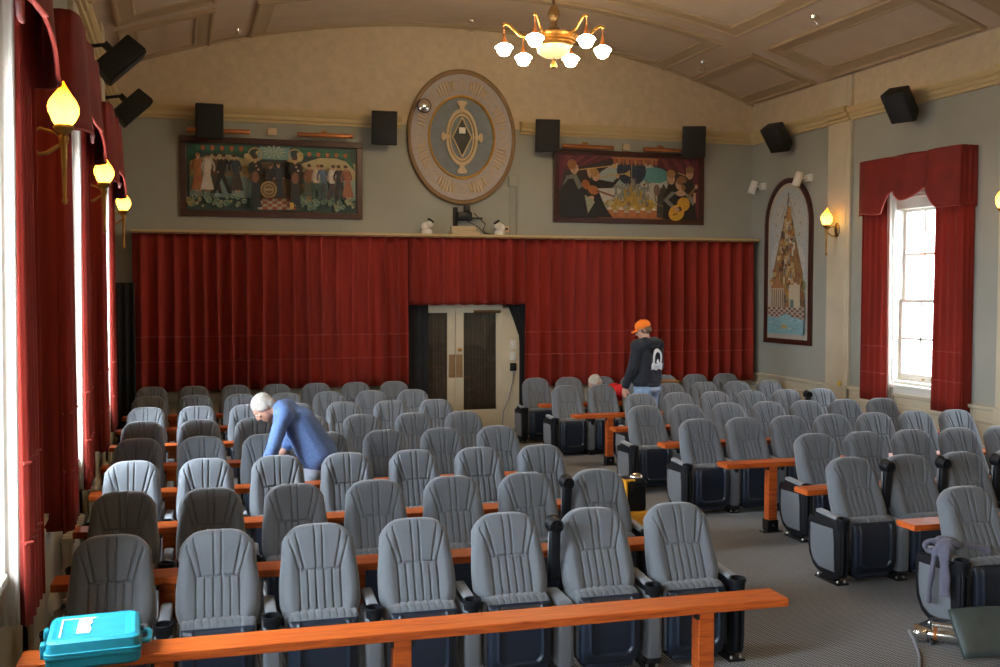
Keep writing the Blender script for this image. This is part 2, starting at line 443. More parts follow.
# ------------------------------------------------------------------ sash windows (local: x along the wall, -y into the room)
def window_parts(root):
    W2 = WW / 2
    mb = MB()                                                   # lining of the reveal and the box frame
    mb.box((-W2, .0, WZ1 - .05), (W2, .36, WZ1)); mb.box((-W2, .0, WZ0), (W2, .36, WZ0 + .04))
    for s_ in (-1, 1): mb.box((min(s_ * W2, s_ * (W2 - .05)), 0, WZ0), (max(s_ * W2, s_ * (W2 - .05)), .36, WZ1))
    for s_ in (-1, 1): mb.box((min(s_ * (W2 - .02), s_ * (W2 + .12)), -.03, WZ0 - .02), (max(s_ * (W2 - .02), s_ * (W2 + .12)), 0, WZ1 + .1), bev=.008)
    mb.box((-W2 - .12, -.035, WZ1 - .01), (W2 + .12, 0, WZ1 + .13), bev=.008)
    mb.box((-W2 + .04, .10, WZ1 - .20), (W2 - .04, .30, WZ1 - .04), bev=.01)
    mb.build('window_frame', M_['white_paint'], root, smooth=False)
    mb = MB(); mb.box((-W2 - .16, -.10, WZ0 - .05), (W2 + .16, .12, WZ0), bev=.012); mb.box((-W2 - .10, -.04, WZ0 - .16), (W2 + .10, 0, WZ0 - .05), bev=.006)
    mb.build('window_sill', M_['white_paint'], root, smooth=False)
    zm = 2.10; X0, X1 = -W2 + .05, W2 - .05
    for nm, z0, z1, y in (('upper_sash', zm - .02, WZ1 - .19, .22), ('lower_sash', WZ0 + .04, zm + .03, .17)):
        mb = MB(); t = .045
        mb.box((X0, y, z0), (X1, y + t, z0 + (.10 if nm == 'lower_sash' else .045))); mb.box((X0, y, z1 - .05), (X1, y + t, z1))
        for x in (X0, X1 - .06): mb.box((x, y, z0), (x + .06, y + t, z1))
        for k in (1, 2):
            x = X0 + .06 + (X1 - X0 - .12) * k / 3; mb.box((x - .017, y + .008, z0), (x + .017, y + t - .008, z1))
        zz = (z0 + z1) / 2 + .02; mb.box((X0, y + .008, zz - .017), (X1, y + t - .008, zz + .017))
        s_ = mb.build(nm, M_['white_paint'], root, smooth=False)
        MB().box((X0 + .03, y + .018, z0 + .03), (X1 - .03, y + .024, z1 - .03)).build('pane', M_['glass'], s_, smooth=False)
        if nm == 'lower_sash':
            l = MB(); l.lathe([(.0, 0), (.022, 0), (.022, .012), (.010, .02), (.012, .03), (0, .034)], 12, T(0, y + .02, z1))
            for x in (-.10, .10): l.box((x - .025, y - .02, z0 + .03), (x + .025, y, z0 + .05), bev=.004)
            l.build('sash_catch', M_['brass'], s_)
wi = 0
first_window = None
for side, rz, x in (('R', -PI / 2, XR), ('L', PI / 2, XL)):
    for y in (WIN_Y if side == 'L' else WIN_Y[:2]):
        wi += 1
        if first_window is None:
            w_ = empty('window_%d' % wi, (x, y, 0), rz); window_parts(w_); first_window = w_
        else:
            w_ = copy_tree(first_window); w_.name = 'window_%d' % wi; w_.location = (x, y, 0); w_.rotation_euler = (0, 0, rz)
        struct(w_)
# ------------------------------------------------------------------ the seats: tip-up cinema chairs, seat folded up (local: faces -y, floor at z 0)
SA = R(23.0); UPV = Vector((0, math.sin(SA), math.cos(SA))); NRM = Vector((0, -math.cos(SA), math.sin(SA)))
B0 = Vector((0, -.022, .345)); BL = .592
def back_hw(t): return .219 - .036 * (1 - sm(0, .30, t)) + .010 * math.sin(PI * min(1, t / .8)) - .008 * sm(.45, 1, t)
def back_pt(s, t, off):
    top = BL * (1 - .155 * abs(s) ** 3.9)
    c = 1 - .025 * sm(.86, 1, t)
    p = B0 + UPV * (t * top) + NRM * off
    return Vector((s * back_hw(t) * c, p.y, p.z))
def seg_d(px, pz, ax, az, bx, bz):
    dx, dz = bx - ax, bz - az; q = max(0, min(1, ((px - ax) * dx + (pz - az) * dz) / (dx * dx + dz * dz)))
    return math.hypot(px - ax - q * dx, pz - az - q * dz)
HS = .325                                                           # height of the cross seam above the foot of the back
SEAMS = [(-.118, 0, -.118, HS), (.118, 0, .118, HS), (-.118, HS, .118, HS), (-.07, 0, -.07, HS), (-.024, 0, -.024, HS), (.024, 0, .024, HS), (.07, 0, .07, HS),
         (-.118, HS, -.172, .535), (.118, HS, .172, .535), (-.088, HS, -.135, .555), (.088, HS, .135, .555), (-.02, HS, -.024, .60), (.02, HS, .024, .60)]
def back_front(u, v):
    s = -1 + 2 * u; t = v
    edge = (1 - abs(s) ** 7) ** .5 * (1 - max(0, (t - .0)) ** 14) ** .5
    x = s * back_hw(t); z = t * BL
    bol = .020 * sm(.50, .78, abs(s)) * (1 - sm(.70, .95, t)) + .012 * sm(.6, .92, t)
    lum = .016 * math.exp(-((t - .22) / .2) ** 2)
    g = min(seg_d(x, z, *q) for q in SEAMS)
    off = .018 + (.040 + bol + lum) * edge - .0135 * math.exp(-(g / .0048) ** 2) * edge
    return back_pt(s, t, off)
def back_rear(u, v):
    s = -1 + 2 * u; t = v
    return back_pt(s * (1 + .004), t, -.036 - .034 * (1 - abs(s) ** 5) ** .5 * (1 - t ** 9) ** .5)
def side_loop(mb, f, nu, nv, pts_rear):
    pass
def make_backrest(parent):
    mb = MB(); NU, NV = 97, 76
    mb.grid(NU, NV, back_front)
    mb.grid(25, 20, lambda u, v: back_pt(-1 + 2 * u, v, -.038))
    # wrap of fabric round the rim
    rim = [(-1, j / 24) for j in range(25)] + [(-1 + 2 * i / 30, 1) for i in range(1, 31)] + [(1, 1 - j / 24) for j in range(1, 25)]
    A = [back_front((s + 1) / 2, t) for s, t in rim]; B = [back_pt(s * 1.0, min(1.0, t), -.040) for s, t in rim]
    A2 = [back_pt(s * 1.018, t * 1.010, .006) for s, t in rim]; A3 = [back_pt(s * 1.016, t * 1.008, -.026) for s, t in rim]
    n = len(rim); mb.add(A + A2 + A3 + B, [(j * n + k, j * n + k + 1, (j + 1) * n + k + 1, (j + 1) * n + k) for j in range(3) for k in range(n - 1)])
    o = mb.lift().build('backrest', M_['fabric'], parent, angle=60)
    sh = MB(); sh.grid(25, 22, back_rear); sh.grid(25, 22, lambda u, v: back_pt(-1 + 2 * u, v, -.0385))
    sh.box((-.12, .06, .28), (.12, .11, .42), bev=.015)
    sh.lift().build('back_shell', M_['plastic'], o)
    return o
def make_cushion(parent):
    prof = [(.05, .38), (.05, .42), (.04, .445), (.01, .455), (-.04, .459), (-.09, .459), (-.130, .452), (-.150, .432), (-.157, .39), (-.155, .20), (-.14, .10), (-.08, .07), (.0, .10), (.06, .22)]
    cy, cz = -.03, .30
    xs = []
    n = 61
    mb = MB(); vs = []; K = len(prof)
    for i in range(n):
        s = -1 + 2 * i / (n - 1); x = s * .207
        e = (1 - abs(s) ** 9) ** .5
        g = .007 * max(math.exp(-((abs(x) - q) / .005) ** 2) for q in (.0, .042, .084, .126, .168))
        for (y, z) in prof:
            k = .80 + .20 * e
            gz = g if z > .41 else 0
            vs.append((x, cy + (y - cy) * k, cz + (z - cz) * k - gz))
    fs = [(i * K + j, i * K + (j + 1) % K, (i + 1) * K + (j + 1) % K, (i + 1) * K + j) for i in range(n - 1) for j in range(K)]
    fs += [tuple(range(K)), tuple((n - 1) * K + j for j in range(K))]
    mb.add(vs, fs); o = mb.lift().build('seat_cushion', M_['fabric'], parent, angle=50)
    def pan(u, v):
        s = -1 + 2 * u; w = -1 + 2 * v
        X = .196 * (1 if w > -.6 else (1 - .10 * ((-.6 - w) / .4) ** 2))
        x = s * X; z = .248 + w * .186
        e = (1 - abs(s) ** 10) ** .5 * (1 - abs(w) ** 10) ** .5
        qx, qz = abs(x) - .138 + .05, (abs(z - .335) - .215 + .05) if z < .335 else -1
        d = math.hypot(max(qx, 0), max(qz, 0)) + min(max(qx, qz), 0) - .05
        rg = .012 * math.exp(-(d / .008) ** 2) + (-.008 if d < -.01 else 0)
        y = -.158 - e * (.034 + .012 * (1 - w * w)) - rg * e
        return Vector((x, y + .02 * sm(-.5, -1, w), z))
    pb = MB(); pb.grid(73, 65, pan); pb.box((-.188, -.16, .075), (.188, -.13, .425), bev=.01)
    pb.box((-.16, -.16, .035), (.16, .02, .085), bev=.02)
    pb.lift().build('seat_pan', M_['pan'], o, angle=50)
    return o
def arm_shapes(up):
    """armrest pointing forward, or folded up beside the back with its cup base showing"""
    A = Matrix.Identity(4)
    if up: A = T(0, .085, .50) @ RX(R(-86)) @ T(0, -.19, -.46)
    else: A = T(0, .145, .46) @ RX(R(3)) @ T(0, -.145, -.46)
    body = MB(); body.box((-.034, -.115, .418), (.034, .205, .462), bev=.014, seg=3, M=A)
    cup = MB(); C = A @ T(0, -.148, 0)
    cup.lathe([(.0, .412), (.034, .412), (.036, .398), (.043, .398), (.046, .410), (.050, .470), (.054, .474), (.054, .488), (.049, .492), (.043, .488), (.040, .425), (.0, .422)], 24, C)
    for a in (0, PI / 2): cup.box((-.036, -.005, .399), (.036, .005, .413), M=C @ RZ(a + .3))
    pad = MB(); pad.box((-.033, -.098, .458), (.033, .200, .490), bev=.015, seg=3, M=A)
    return body, cup, pad
ARM_MESH = {}
def make_arm(parent, x, up=False):
    b, c, p = arm_shapes(up)
    o = b.lift().build('armrest', M_['plastic'], parent); o.location.x = x
    c.lift().build('cup_holder', M_['plastic'], o); p.lift().build('arm_pad', M_['arm_pad'], o)
    return o
def make_pedestal(parent, x, end=0):
    """support between two seats; end=-1 or 1: the framed panel that closes a row"""
    mb = MB()
    if not end:
        mb.box((-.052, -.185, .065), (.052, .14, .428), bev=.026, seg=4)
        o = mb.lift().build('pedestal', M_['fabric'], parent)
        f = MB(); f.box((-.028, -.10, .0), (.028, .12, .10), bev=.008); f.box((-.05, -.16, 0), (.05, .16, .012), bev=.003)
        f.box((-.046, -.18, .04), (.046, -.06, .075), bev=.008)
        f.lift().build('floor_bracket', M_['black_metal'], o)
    else:
        pr = [(-.155, .05), (-.10, .035), (.14, .04), (.22, .075), (.275, .15), (.292, .26), (.292, .40), (.27, .428), (-.12, .432), (-.16, .425), (-.175, .39), (-.175, .08)]
        mb.prism([(y, z) for y, z in pr], -.038, .038, M=RZ(PI / 2))
        b = bmesh.new()
        for v in mb.v: b.verts.new(v)
        b.verts.ensure_lookup_table()
        for f in mb.f: b.faces.new([b.verts[i] for i in f])
        bmesh.ops.recalc_face_normals(b, faces=b.faces)
        es = [e for e in b.edges if abs(e.verts[0].co.x - e.verts[1].co.x) < 1e-5]
        bmesh.ops.bevel(b, geom=es, offset=.010, segments=2, affect='EDGES', profile=.5)
        mb = MB().bm(b)
        mb.tube([(-.020, -.178, .41), (-.020, -.185, .36), (-.020, -.183, .15), (-.020, -.172, .07)], .011, 8); mb.tube([(.020, -.178, .41), (.020, -.185, .36), (.020, -.183, .15), (.020, -.172, .07)], .011, 8)
        o = mb.lift().build('pedestal', M_['plastic'], parent)
        q = [(-.095, .085), (.12, .08), (.195, .115), (.235, .18), (.248, .28), (.245, .375), (-.07, .385), (-.085, .30)]
        p = MB(); p.prism([(y, z) for y, z in q], -.043, .043, M=RZ(PI / 2)); p.lift().build('side_panel', M_['fabric'], o, smooth=False)
        f = MB(); f.box((-.028, -.07, .0), (.028, .10, .06), bev=.008); f.box((-.055, -.16, 0), (.055, .16, .014), bev=.004)
        f.lift().build('floor_bracket', M_['black_metal'], o)
    k = MB()
    for yy in (-.135, .135):
        for xx in (-.032, .032): k.lathe([(.010, .012), (.010, .022), (.006, .03), (0, .03)], 6, T(xx, yy, 0))
    k.lift().build('floor_bolts', M_['bolt'], o, smooth=False)
    o.location.x = x
    return o
PITCH = .572
def seat_proto(kind):
    """kind: m middle, l row end on its own right-hand side of the viewer's left, r closes the other end, u armrest folded up"""
    root = empty('theater_seat')
    make_backrest(root); make_cushion(root)
    hp = PITCH / 2
    make_pedestal(root, -hp, -1 if 'l' in kind else 0)
    make_arm(root, -hp, up='u' in kind)
    if 'r' in kind:
        make_pedestal(root, hp, 1); make_arm(root, hp, up='U' in kind)
    return root
protos = {}
_base = seat_proto('m')
def share(kind):
    """other kinds reuse the back and cushion of the first"""
    if kind == 'm': return _base
    if kind in protos: return protos[kind]
    root = empty('theater_seat')
    for ch in kids(_base):
        if ch.name.split('.')[0] in ('backrest', 'seat_cushion'): copy_tree(ch, root)
    hp = .2685 if 'N' in kind else PITCH / 2
    make_pedestal(root, -hp, -1 if 'l' in kind else 0); make_arm(root, -hp, up='u' in kind)
    if 'r' in kind: make_pedestal(root, hp, 1); make_arm(root, hp, up='U' in kind)
    protos[kind] = root
    return root
used = set()
ORD = ['first', 'second', 'third', 'fourth', 'fifth', 'sixth', 'seventh', 'eighth']
SKEW = .036
def row_y(n, x): return 6.21 + 1.312 * n - SKEW * x
def place_seat(kind, x, ytop, label, group):
    p = share(kind)
    if kind not in used: used.add(kind); o = p
    else: o = copy_tree(p)
    o.location = (x, ytop - .22, FL)
    o.rotation_euler = (0, 0, -SKEW + rnd.uniform(-.012, .012))
    tag(o, label, 'theater seat', group)
    return o
ROWN = ['front', 'second', 'third', 'fourth', 'fifth', 'sixth', 'seventh', 'back']
for n in range(8):
    for k in range(7):
        x = -.38 + .5735 * k
        kind = 'l' if k == 0 else ('r' if k == 6 else 'm')
        if (n, k) in ((0, 5), (1, 6)): kind = 'u' + ('r' if k == 6 else '')
        who = 'next to the window wall' if k == 0 else ('at the aisle end' if k == 6 else ORD[k] + ' from the window wall')
        place_seat(kind, x, row_y(n, x) + (0.02 if k == 0 else 0), 'grey tip-up seat %s, %s row, block by the curtained windows' % (who, ROWN[n]), 'seats in the block by the curtained windows')
RIGHT = {0: [0], 1: [0, 1, 2, 3], 2: [1, 2, 3, 4, 5], 3: range(7), 4: range(7), 5: range(1, 7), 6: range(7), 7: range(7)}
UP = {(1, 1), (1, 2), (1, 3), (5, 6)}
for n, ks in RIGHT.items():
    ks = list(ks)
    for i, k in enumerate(ks):
        x = 5.27 + .5385 * k
        kind = 'l' if i == 0 else 'm'
        if (n, k) in UP: kind = 'u'
        if i == len(ks) - 1 and n not in (1, 2): kind = kind.replace('m', '') + 'r'
        kind += 'N'
        who = 'at the aisle end' if i == 0 else ORD[i] + ' from the aisle'
        if i == len(ks) - 1 and len(ks) > 5: who = 'at the far wall end'
        place_seat(kind, x, row_y(n, x) - .02, 'grey tip-up seat %s, %s row, block by the arched painting' % (who, ROWN[n]), 'seats in the block by the arched painting')

# ------------------------------------------------------------------ the counters: a stained board on square posts along each row
def counter(x0, x1, y, posts, label, group, d=.205, z=.68):
    xm = (x0 + x1) / 2
    root = thing('counter_table', label, 'counter', (xm, y - SKEW * xm, FL), -SKEW, group)
    h = (x1 - x0) / 2
    MB().box((-h, -d / 2, z - .045), (h, d / 2, z), bev=.005, seg=2).build('counter_board', M_['wood'], root, smooth=False)
    for px in posts:
        p = MB().box((-.045, -.045, .02), (.045, .045, z - .045), bev=.004, seg=1).build('post', M_['wood'], root, smooth=False); p.location.x = px - xm; p.location.y = -.045
        b = MB()
        b.box((-.055, -.055, 0), (.055, .055, .12)); b.box((-.10, -.06, 0), (.10, .035, .010))
        b.build('post_socket', M_['black_metal'], p, smooth=False)
        bo = MB()
        for xx in (-.085, .085): bo.lathe([(.010, .01), (.010, .02), (.005, .028), (0, .028)], 6, T(xx, 0, 0))
        bo.lathe([(.008, 0), (.008, .006), (0, .006)], 6, T(0, -.055, .07) @ RX(PI / 2))
        bo.build('socket_bolts', M_['bolt'], p, smooth=False)
        for sx in (-1, 1):
            br = MB(); br.box((min(sx * .045, sx * .06), -.05, z - .075), (max(sx * .045, sx * .06), -.01, z - .045)); br.build('top_bracket', M_['black_metal'], p, smooth=False)
    return root
for n in range(8):
    y = 6.21 + 1.312 * n - 1.312 + .145
    lab = 'long orange timber counter in front of the %s row of the window block' % ROWN[n]
    counter(-.71, 3.14, y, (-.08, 1.03, 2.66), lab, 'counters in the window block')
for n in range(1, 8):
    y = 6.21 + 1.312 * n - 1.312 + .145 - .01
    x0 = 4.95
    lab = 'orange timber counter in front of the %s row of the painting side block' % ROWN[n]
    counter(x0, 8.85, y, (5.45, 7.0, 8.5), lab, 'counters in the painting side block')
# ------------------------------------------------------------------ curtains
def pleats(x0, x1, z0, z1, lam, amp, seed=0, flare=.0, top=.55, slant=0.0, nz=15):
    """gathered cloth hanging in the local x,z plane, folds toward -y"""
    r = random.Random(seed); ph = [r.uniform(0, 6.28) for _ in range(4)]
    nu = max(24, int((x1 - x0) / lam * 12))
    def f(u, v):
        x = x0 + (x1 - x0) * u; z = z0 + (z1 - z0) * v
        q = 2 * PI * x / lam + .9 * math.sin(x * 1.7 + ph[0]) + .5 * math.sin(x * 4.1 + ph[1] + z * .35)
        a = amp * (top + (1 - top) * (1 - v)) * (.8 + .25 * math.sin(x * 2.3 + ph[2]))
        y = a * (math.sin(q) + .28 * math.sin(2 * q + ph[3]))
        xx = x + .25 * a * math.cos(q) + flare * (1 - v) ** 2 * (2 * u - 1) + slant * min(1, (1 - v) / .30) ** .7 * (1 - u)
        return Vector((xx, -y, z + .008 * math.sin(q) * (1 if v == 0 else 0)))
    return f, nu, nz
def curtain(name, parent, m, x0, x1, z0, z1, lam, amp, bands=(), loc=(0, 0, 0), rz=0.0, **k):
    f, nu, nz = pleats(x0, x1, z0, z1, lam, amp, **k)
    o = MB().grid(nu, nz, f).build(name, m, parent, loc=loc, rz=rz, angle=80)
    solid(o, .008)
    for z in bands:
        pts = [f(i / (nu - 1), (z - z0) / (z1 - z0)) + Vector((0, -.006, 0)) for i in range(nu)]
        MB().tube(pts, .009, 5).build('piping', M_['piping'], o)
    return o
YC = 16.225
for x0, x1, z0, sd, lb, bd in ((-.64, 3.485, .74, 3, 'long red velvet curtain on the back wall between the window corner and the doors', (1.56, 1.19)),
                               (3.49, 5.43, 2.02, 5, 'short red velvet curtain hanging above the double doors', ()),
                               (5.49, 9.70, .66, 8, 'long red velvet curtain on the back wall behind the standing man', (1.56, 1.19))):
    t = thing('stage_curtain', lb, 'curtain', ((x0 + x1) / 2, YC, 0), group='red curtains along the back wall')
    h = (x1 - x0) / 2
    curtain('curtain_cloth', t, M_['red'], -h, h, z0, 3.10, .225, .100, bands=bd, seed=sd, top=.60)
t = thing('curtain_shelf', 'narrow tan timber shelf running above the red back curtains', 'shelf', (4.57, 16.33, 3.10))
mb = MB(); mb.box((-5.22, -.20, .02), (5.22, .17, .055), bev=.006, seg=1); mb.build('shelf_board', M_['cream_trim'], t, smooth=False)
mb = MB(); mb.box((-5.22, -.195, .0), (5.22, -.17, .02)); mb.build('curtain_track', M_['medal_brown'], t, smooth=False)
# black drapes
for x0, x1, z0, z1, y, sl, lb in ((3.42, 3.87, FL, 2.10, 16.395, 0, 'black drape hanging beside the brown glazed half of the double doors'),
                               (5.13, 5.60, FL, 2.12, 16.395, .30, 'black drape pulled back beside the wall switches'),):
    t = thing('black_drape', lb, 'curtain', ((x0 + x1) / 2, y, 0), group='black drapes'); h = (x1 - x0) / 2
    curtain('drape_cloth', t, M_['black_cloth'], -h, h, z0, z1, .10, .013, seed=4, slant=sl)
t = thing('black_drape', 'narrow black drape standing in the corner behind the last tall window', 'curtain', (-.74, 15.75, 0), group='black drapes')
curtain('drape_cloth', t, M_['black_cloth'], -.15, .15, FL, 2.37, .10, .03, seed=9)

# window curtains and swagged valances (local frame of a window wall: x along, -y into the room)
def valance_parts(root):
    W = 1.05; D = .235; z1 = 4.13
    def bottom(w):
        if w < .30: return 3.35 + .012 * math.sin(w * 20)
        if w < .37: return 3.35 + .30 * sm(.27, .37, w)
        if w < .67: return 3.65 - .15 * math.sin(PI * (w - .37) / .30) ** .8
        if w < .84: return 3.65 - .30 * sm(.665, .85, w)
        return 3.35
    def f(u, v):
        zb = bottom(u); z = zb + (z1 - zb) * v
        b = .0
        for a, c in ((0, .37), (.37, .68), (.68, 1.0)):
            if a <= u <= c:
                q = (u - a) / (c - a); b = .11 * math.sin(PI * q) ** .6 * (1 - .45 * v)
        rip = .010 * math.sin(u * 26 + (1 - v) * 4 * (u - .5)) * (1 - v * .4)
        return Vector((-W + 2 * W * u, -D - b - rip, z))
    o = MB().grid(91, 15, f).build('swag_front', M_['red_dark'], root, angle=80); solid(o, .012)
    for s in (-1, 1):
        def g(u, v, s=s):
            zb = 3.35; return Vector((s * (W + .006 * math.sin(u * 18)), -D * u, zb + (z1 - zb) * v))
        e = MB().grid(21, 8, g).build('swag_return', M_['red_dark'], root); solid(e, .012)
    MB().box((-W + .01, -D + .01, z1 - .03), (W - .01, -.005, z1)).build('valance_board', M_['red_dark'], root, smooth=False)
    pts = [f(i / 120, 0) + Vector((0, -.008, 0)) for i in range(121)]
    MB().tube(pts, .009, 5).build('piping', M_['piping'], root)
WHERE = {('R', 0): 'of the window beside the amber wall lamp', ('R', 1): 'of the second window along that wall', ('L', 0): 'of the furthest tall window', ('L', 1): 'of the middle tall window', ('L', 2): 'of the nearest tall window', ('L', 3): 'of the window beside the stage', ('R', 2): 'of the third window along the painting wall', ('R', 3): 'of the fourth window along the painting wall'}
V3 = Vector
val0 = None; cur0 = {}
for side, rz, x in (('L', PI / 2, XL), ('R', -PI / 2, XR)):
    for i, y in enumerate(WIN_Y):
        if i > 2 or (side == 'R' and i > 1): continue
        near_stage = ' right side wall' if side == 'R' else ' left side wall'
        wl = {'L0': 'furthest tall window of the bright side', 'L1': 'middle tall window of the bright side', 'L2': 'nearest tall window of the bright side', 'R0': 'sash window beside the amber lamp', 'R1': 'next window toward the stage, painting wall'}[side + str(i)]
        if val0 is None: v = val0 = empty('window_valance'); valance_parts(v)
        else: v = copy_tree(val0)
        v.location = (x, y, 0); v.rotation_euler = (0, 0, rz)
        tag(v, 'swagged dark red valance over the ' + wl, 'valance', 'red valances over the windows')
        for s in (-1, 1):
            near = (side == 'L') == (s == -1)
            if s not in cur0:
                c = cur0[s] = empty('window_curtain')
                cc = curtain('curtain_cloth', c, M_['red'], -.27, .27, .65, 4.06, .135, .046, bands=(1.45, 1.06), seed=20 + s, flare=.02, nz=18, top=.8)
                f_, nu_, nz_ = pleats(-.065, .075, .66, 4.05, .06, .008, seed=31 + s, top=1.0)
                rt_ = MB().grid(10, 12, lambda u, v: V3((s * (.266 + .006 * math.sin(u * 14)), -.035 + .19 * u, .66 + 3.40 * v))).build('curtain_return', M_['red'], cc, angle=80); solid(rt_, .006)
                li_ = MB().grid(30, 12, lambda u, v: (lambda p: V3((-s * .258 + p.y - .02 * (1 - v) * s, p.x + .05 + (1 - v) * .03, p.z)))(f_(u, v))).build('curtain_lining', M_['lining'], cc, angle=80); solid(li_, .004)
            else: c = copy_tree(cur0[s])
            off = .165
            c.location = (x + (off if side == 'L' else -off), y + (s if side == 'L' else -s) * .755, 0)
            c.rotation_euler = (0, 0, rz)
            tag(c, 'red curtain on the %s edge of the %s' % ('nearer' if near else 'farther', wl), 'curtain', 'red curtains at the side windows')
# ------------------------------------------------------------------ amber wall lamps on the pilasters
def sconce_parts(root):
    bp = MB(); bp.lathe([(.0, 0), (.055, 0), (.06, .012), (.045, .025), (.02, .035), (0, .036)], 20, RX(PI / 2), sy=1.9)
    bp.build('back_plate', M_['dark_brass'], root)
    a = MB(); a.tube([(0, -.02, -.06), (0, -.06, -.10), (0, -.11, -.09), (0, -.18, -.04), (0, -.20, .02)], [.010, .011, .012, .011, .010], 8)
    a.tube([(0, -.03, .03), (0, -.07, .055), (0, -.15, .03), (0, -.195, .0)], .008, 8)
    a.build('arm', M_['brass'], root)
    s = MB(); s.lathe([(0, -.40), (.012, -.39), (.018, -.37), (.011, -.35), (.014, -.2), (.020, -.05), (.030, .0), (.022, .02), (.05, .045), (.062, .06), (.055, .075), (0, .075)], 16, T(0, -.20, 0))
    s.build('stem', M_['brass'], root)
    def fl(u, v):
        a_ = 2 * PI * u
        prof = [(.0, .050), (.12, .078), (.28, .096), (.42, .098), (.55, .086), (.68, .062), (.80, .036), (.9, .018), (1, .003)]
        for (v0, r0), (v1, r1) in zip(prof, prof[1:]):
            if v <= v1: r = r0 + (r1 - r0) * (v - v0) / (v1 - v0); break
        tw = a_ + v * 1.4
        r *= .86 * (1 + .09 * math.cos(5 * tw) * sm(0, .3, v))
        return Vector((r * math.cos(a_) + .02 * v ** 3, -.20 + r * math.sin(a_), .07 + .27 * v))
    f = MB(); f.grid(40, 22, fl, cu=True); f.build('flame_shade', M_['flame'], root)
sc0 = None
for side, rz, x in (('L', PI / 2, XL + .062), ('R', -PI / 2, XR - .062)):
    for i, y in enumerate(PIL_Y[:3] if side == 'L' else PIL_Y[:2]):
        if sc0 is None: s = sc0 = empty('wall_lamp'); sconce_parts(s)
        else: s = copy_tree(sc0)
        s.location = (x, y, 3.19); s.rotation_euler = (0, 0, rz)
        lb = {'L0': 'amber flame wall lamp furthest along the curtained window wall', 'L1': 'amber flame wall lamp between the middle and furthest curtained windows', 'L2': 'large amber flame wall lamp nearest along the curtained window wall', 'L3': 'amber flame wall lamp beside the stage, window wall',
              'R0': 'amber flame wall lamp on the pilaster beside the arched painting', 'R1': 'amber flame wall lamp at the picture edge beyond the sash window', 'R2': 'amber flame wall lamp third along the painting wall', 'R3': 'amber flame wall lamp beside the stage, painting wall'}[side + str(i)]
        tag(s, lb, 'wall lamp', 'amber wall lamps')
# ------------------------------------------------------------------ chandeliers
def chandelier_parts(root):
    b = MB(); b.lathe([(0, 1.08), (.09, 1.08), (.11, 1.05), (.05, 1.0), (.02, .97), (.02, .72), (.05, .70), (.085, .62), (.09, .56), (.06, .50), (.045, .45), (.06, .40), (.10, .36), (.10, .33), (.0, .33)], 20)
    b.build('stem', M_['dark_brass'], root)
    p = MB(); p.lathe([(.08, .34), (.22, .315), (.33, .285), (.365, .255), (.36, .225), (.32, .205), (.325, .185), (.29, .165), (.295, .14), (.262, .115), (.24, .115), (.24, .16), (.08, .26)], 40)
    for k in range(24):
        a = 2 * PI * k / 24; p.ball((.345 * math.cos(a), .345 * math.sin(a), .24), .017, 8)
    p.build('pan', M_['brass'], root)
    w_ = MB(); w_.lathe([(.245, .125), (.248, .10), (.235, .05), (.20, .0), (.14, -.035), (.06, -.052), (0, -.055)], 36); w_.build('glass_bowl', M_['lamp_bowl'], root)
    f = MB(); f.lathe([(0, -.05), (.02, -.06), (.012, -.08), (.035, -.12), (.05, -.16), (.05, -.19), (0, -.20)], 14); f.build('finial', M_['brass'], root)
    for k in range(6):
        a = R(90 - 20.2 - (-39 + 60 * k)); c, s = math.cos(a), math.sin(a)
        P = lambda r, z: (r * c, r * s, z)
        m = MB(); m.tube([P(.30, .24), P(.40, .235), P(.50, .27), P(.58, .35), P(.65, .41), P(.71, .425), P(.745, .40)], [.028, .026, .024, .022, .022, .020, .014], 8, flat=.6)
        m.ball(P(.73, .41), .026, 10)
        ar = m.build('arm', M_['brass'], root)
        M = T(.725 * c, .725 * s, 0)
        d = MB(); d.lathe([(.008, .40), (.006, .29), (.014, .28), (.018, .25), (.040, .175), (.052, .155), (.052, .14), (0, .14)], 16, M)
        for q in range(3): d.lathe([(.0, .37 - .03 * q), (.012, .36 - .03 * q), (.0, .35 - .03 * q)], 8, M)
        d.build('shade_holder', M_['copper'], ar)
        g = MB(); g.lathe([(.048, .15), (.055, .135), (.095, .120), (.128, .090), (.130, .075), (.105, .055), (.095, .020), (.075, -.015), (.04, -.035), (0, -.04)], 28, M); g.build('glass_shade', M_['lamp_white'], ar)
ch0 = None
for y, lb in ((12.2, 'six-armed brass chandelier with lit opal glass shades'), (-1.2, 'added unseen brass chandelier over the stage, for extra light')):  # the second one is added behind the camera to brighten the room
    if ch0 is None: c = ch0 = empty('chandelier'); chandelier_parts(c)
    else: c = copy_tree(ch0)
    c.location = (4.48, y, 5.18); c.scale = (.85, .85, .85); tag(c, lb, 'chandelier', 'chandeliers')
    zt = (vz(4.5) - 5.18) / .85
    e = MB().tube([(0, 0, 1.06), (0, 0, zt + .005)], .02, 10)
    e.lathe([(.02, zt - .12), (.08, zt - .05), (.10, zt + .004), (0, zt + .004)], 20)
    e.build('ceiling_rose', M_['dark_brass'], c)
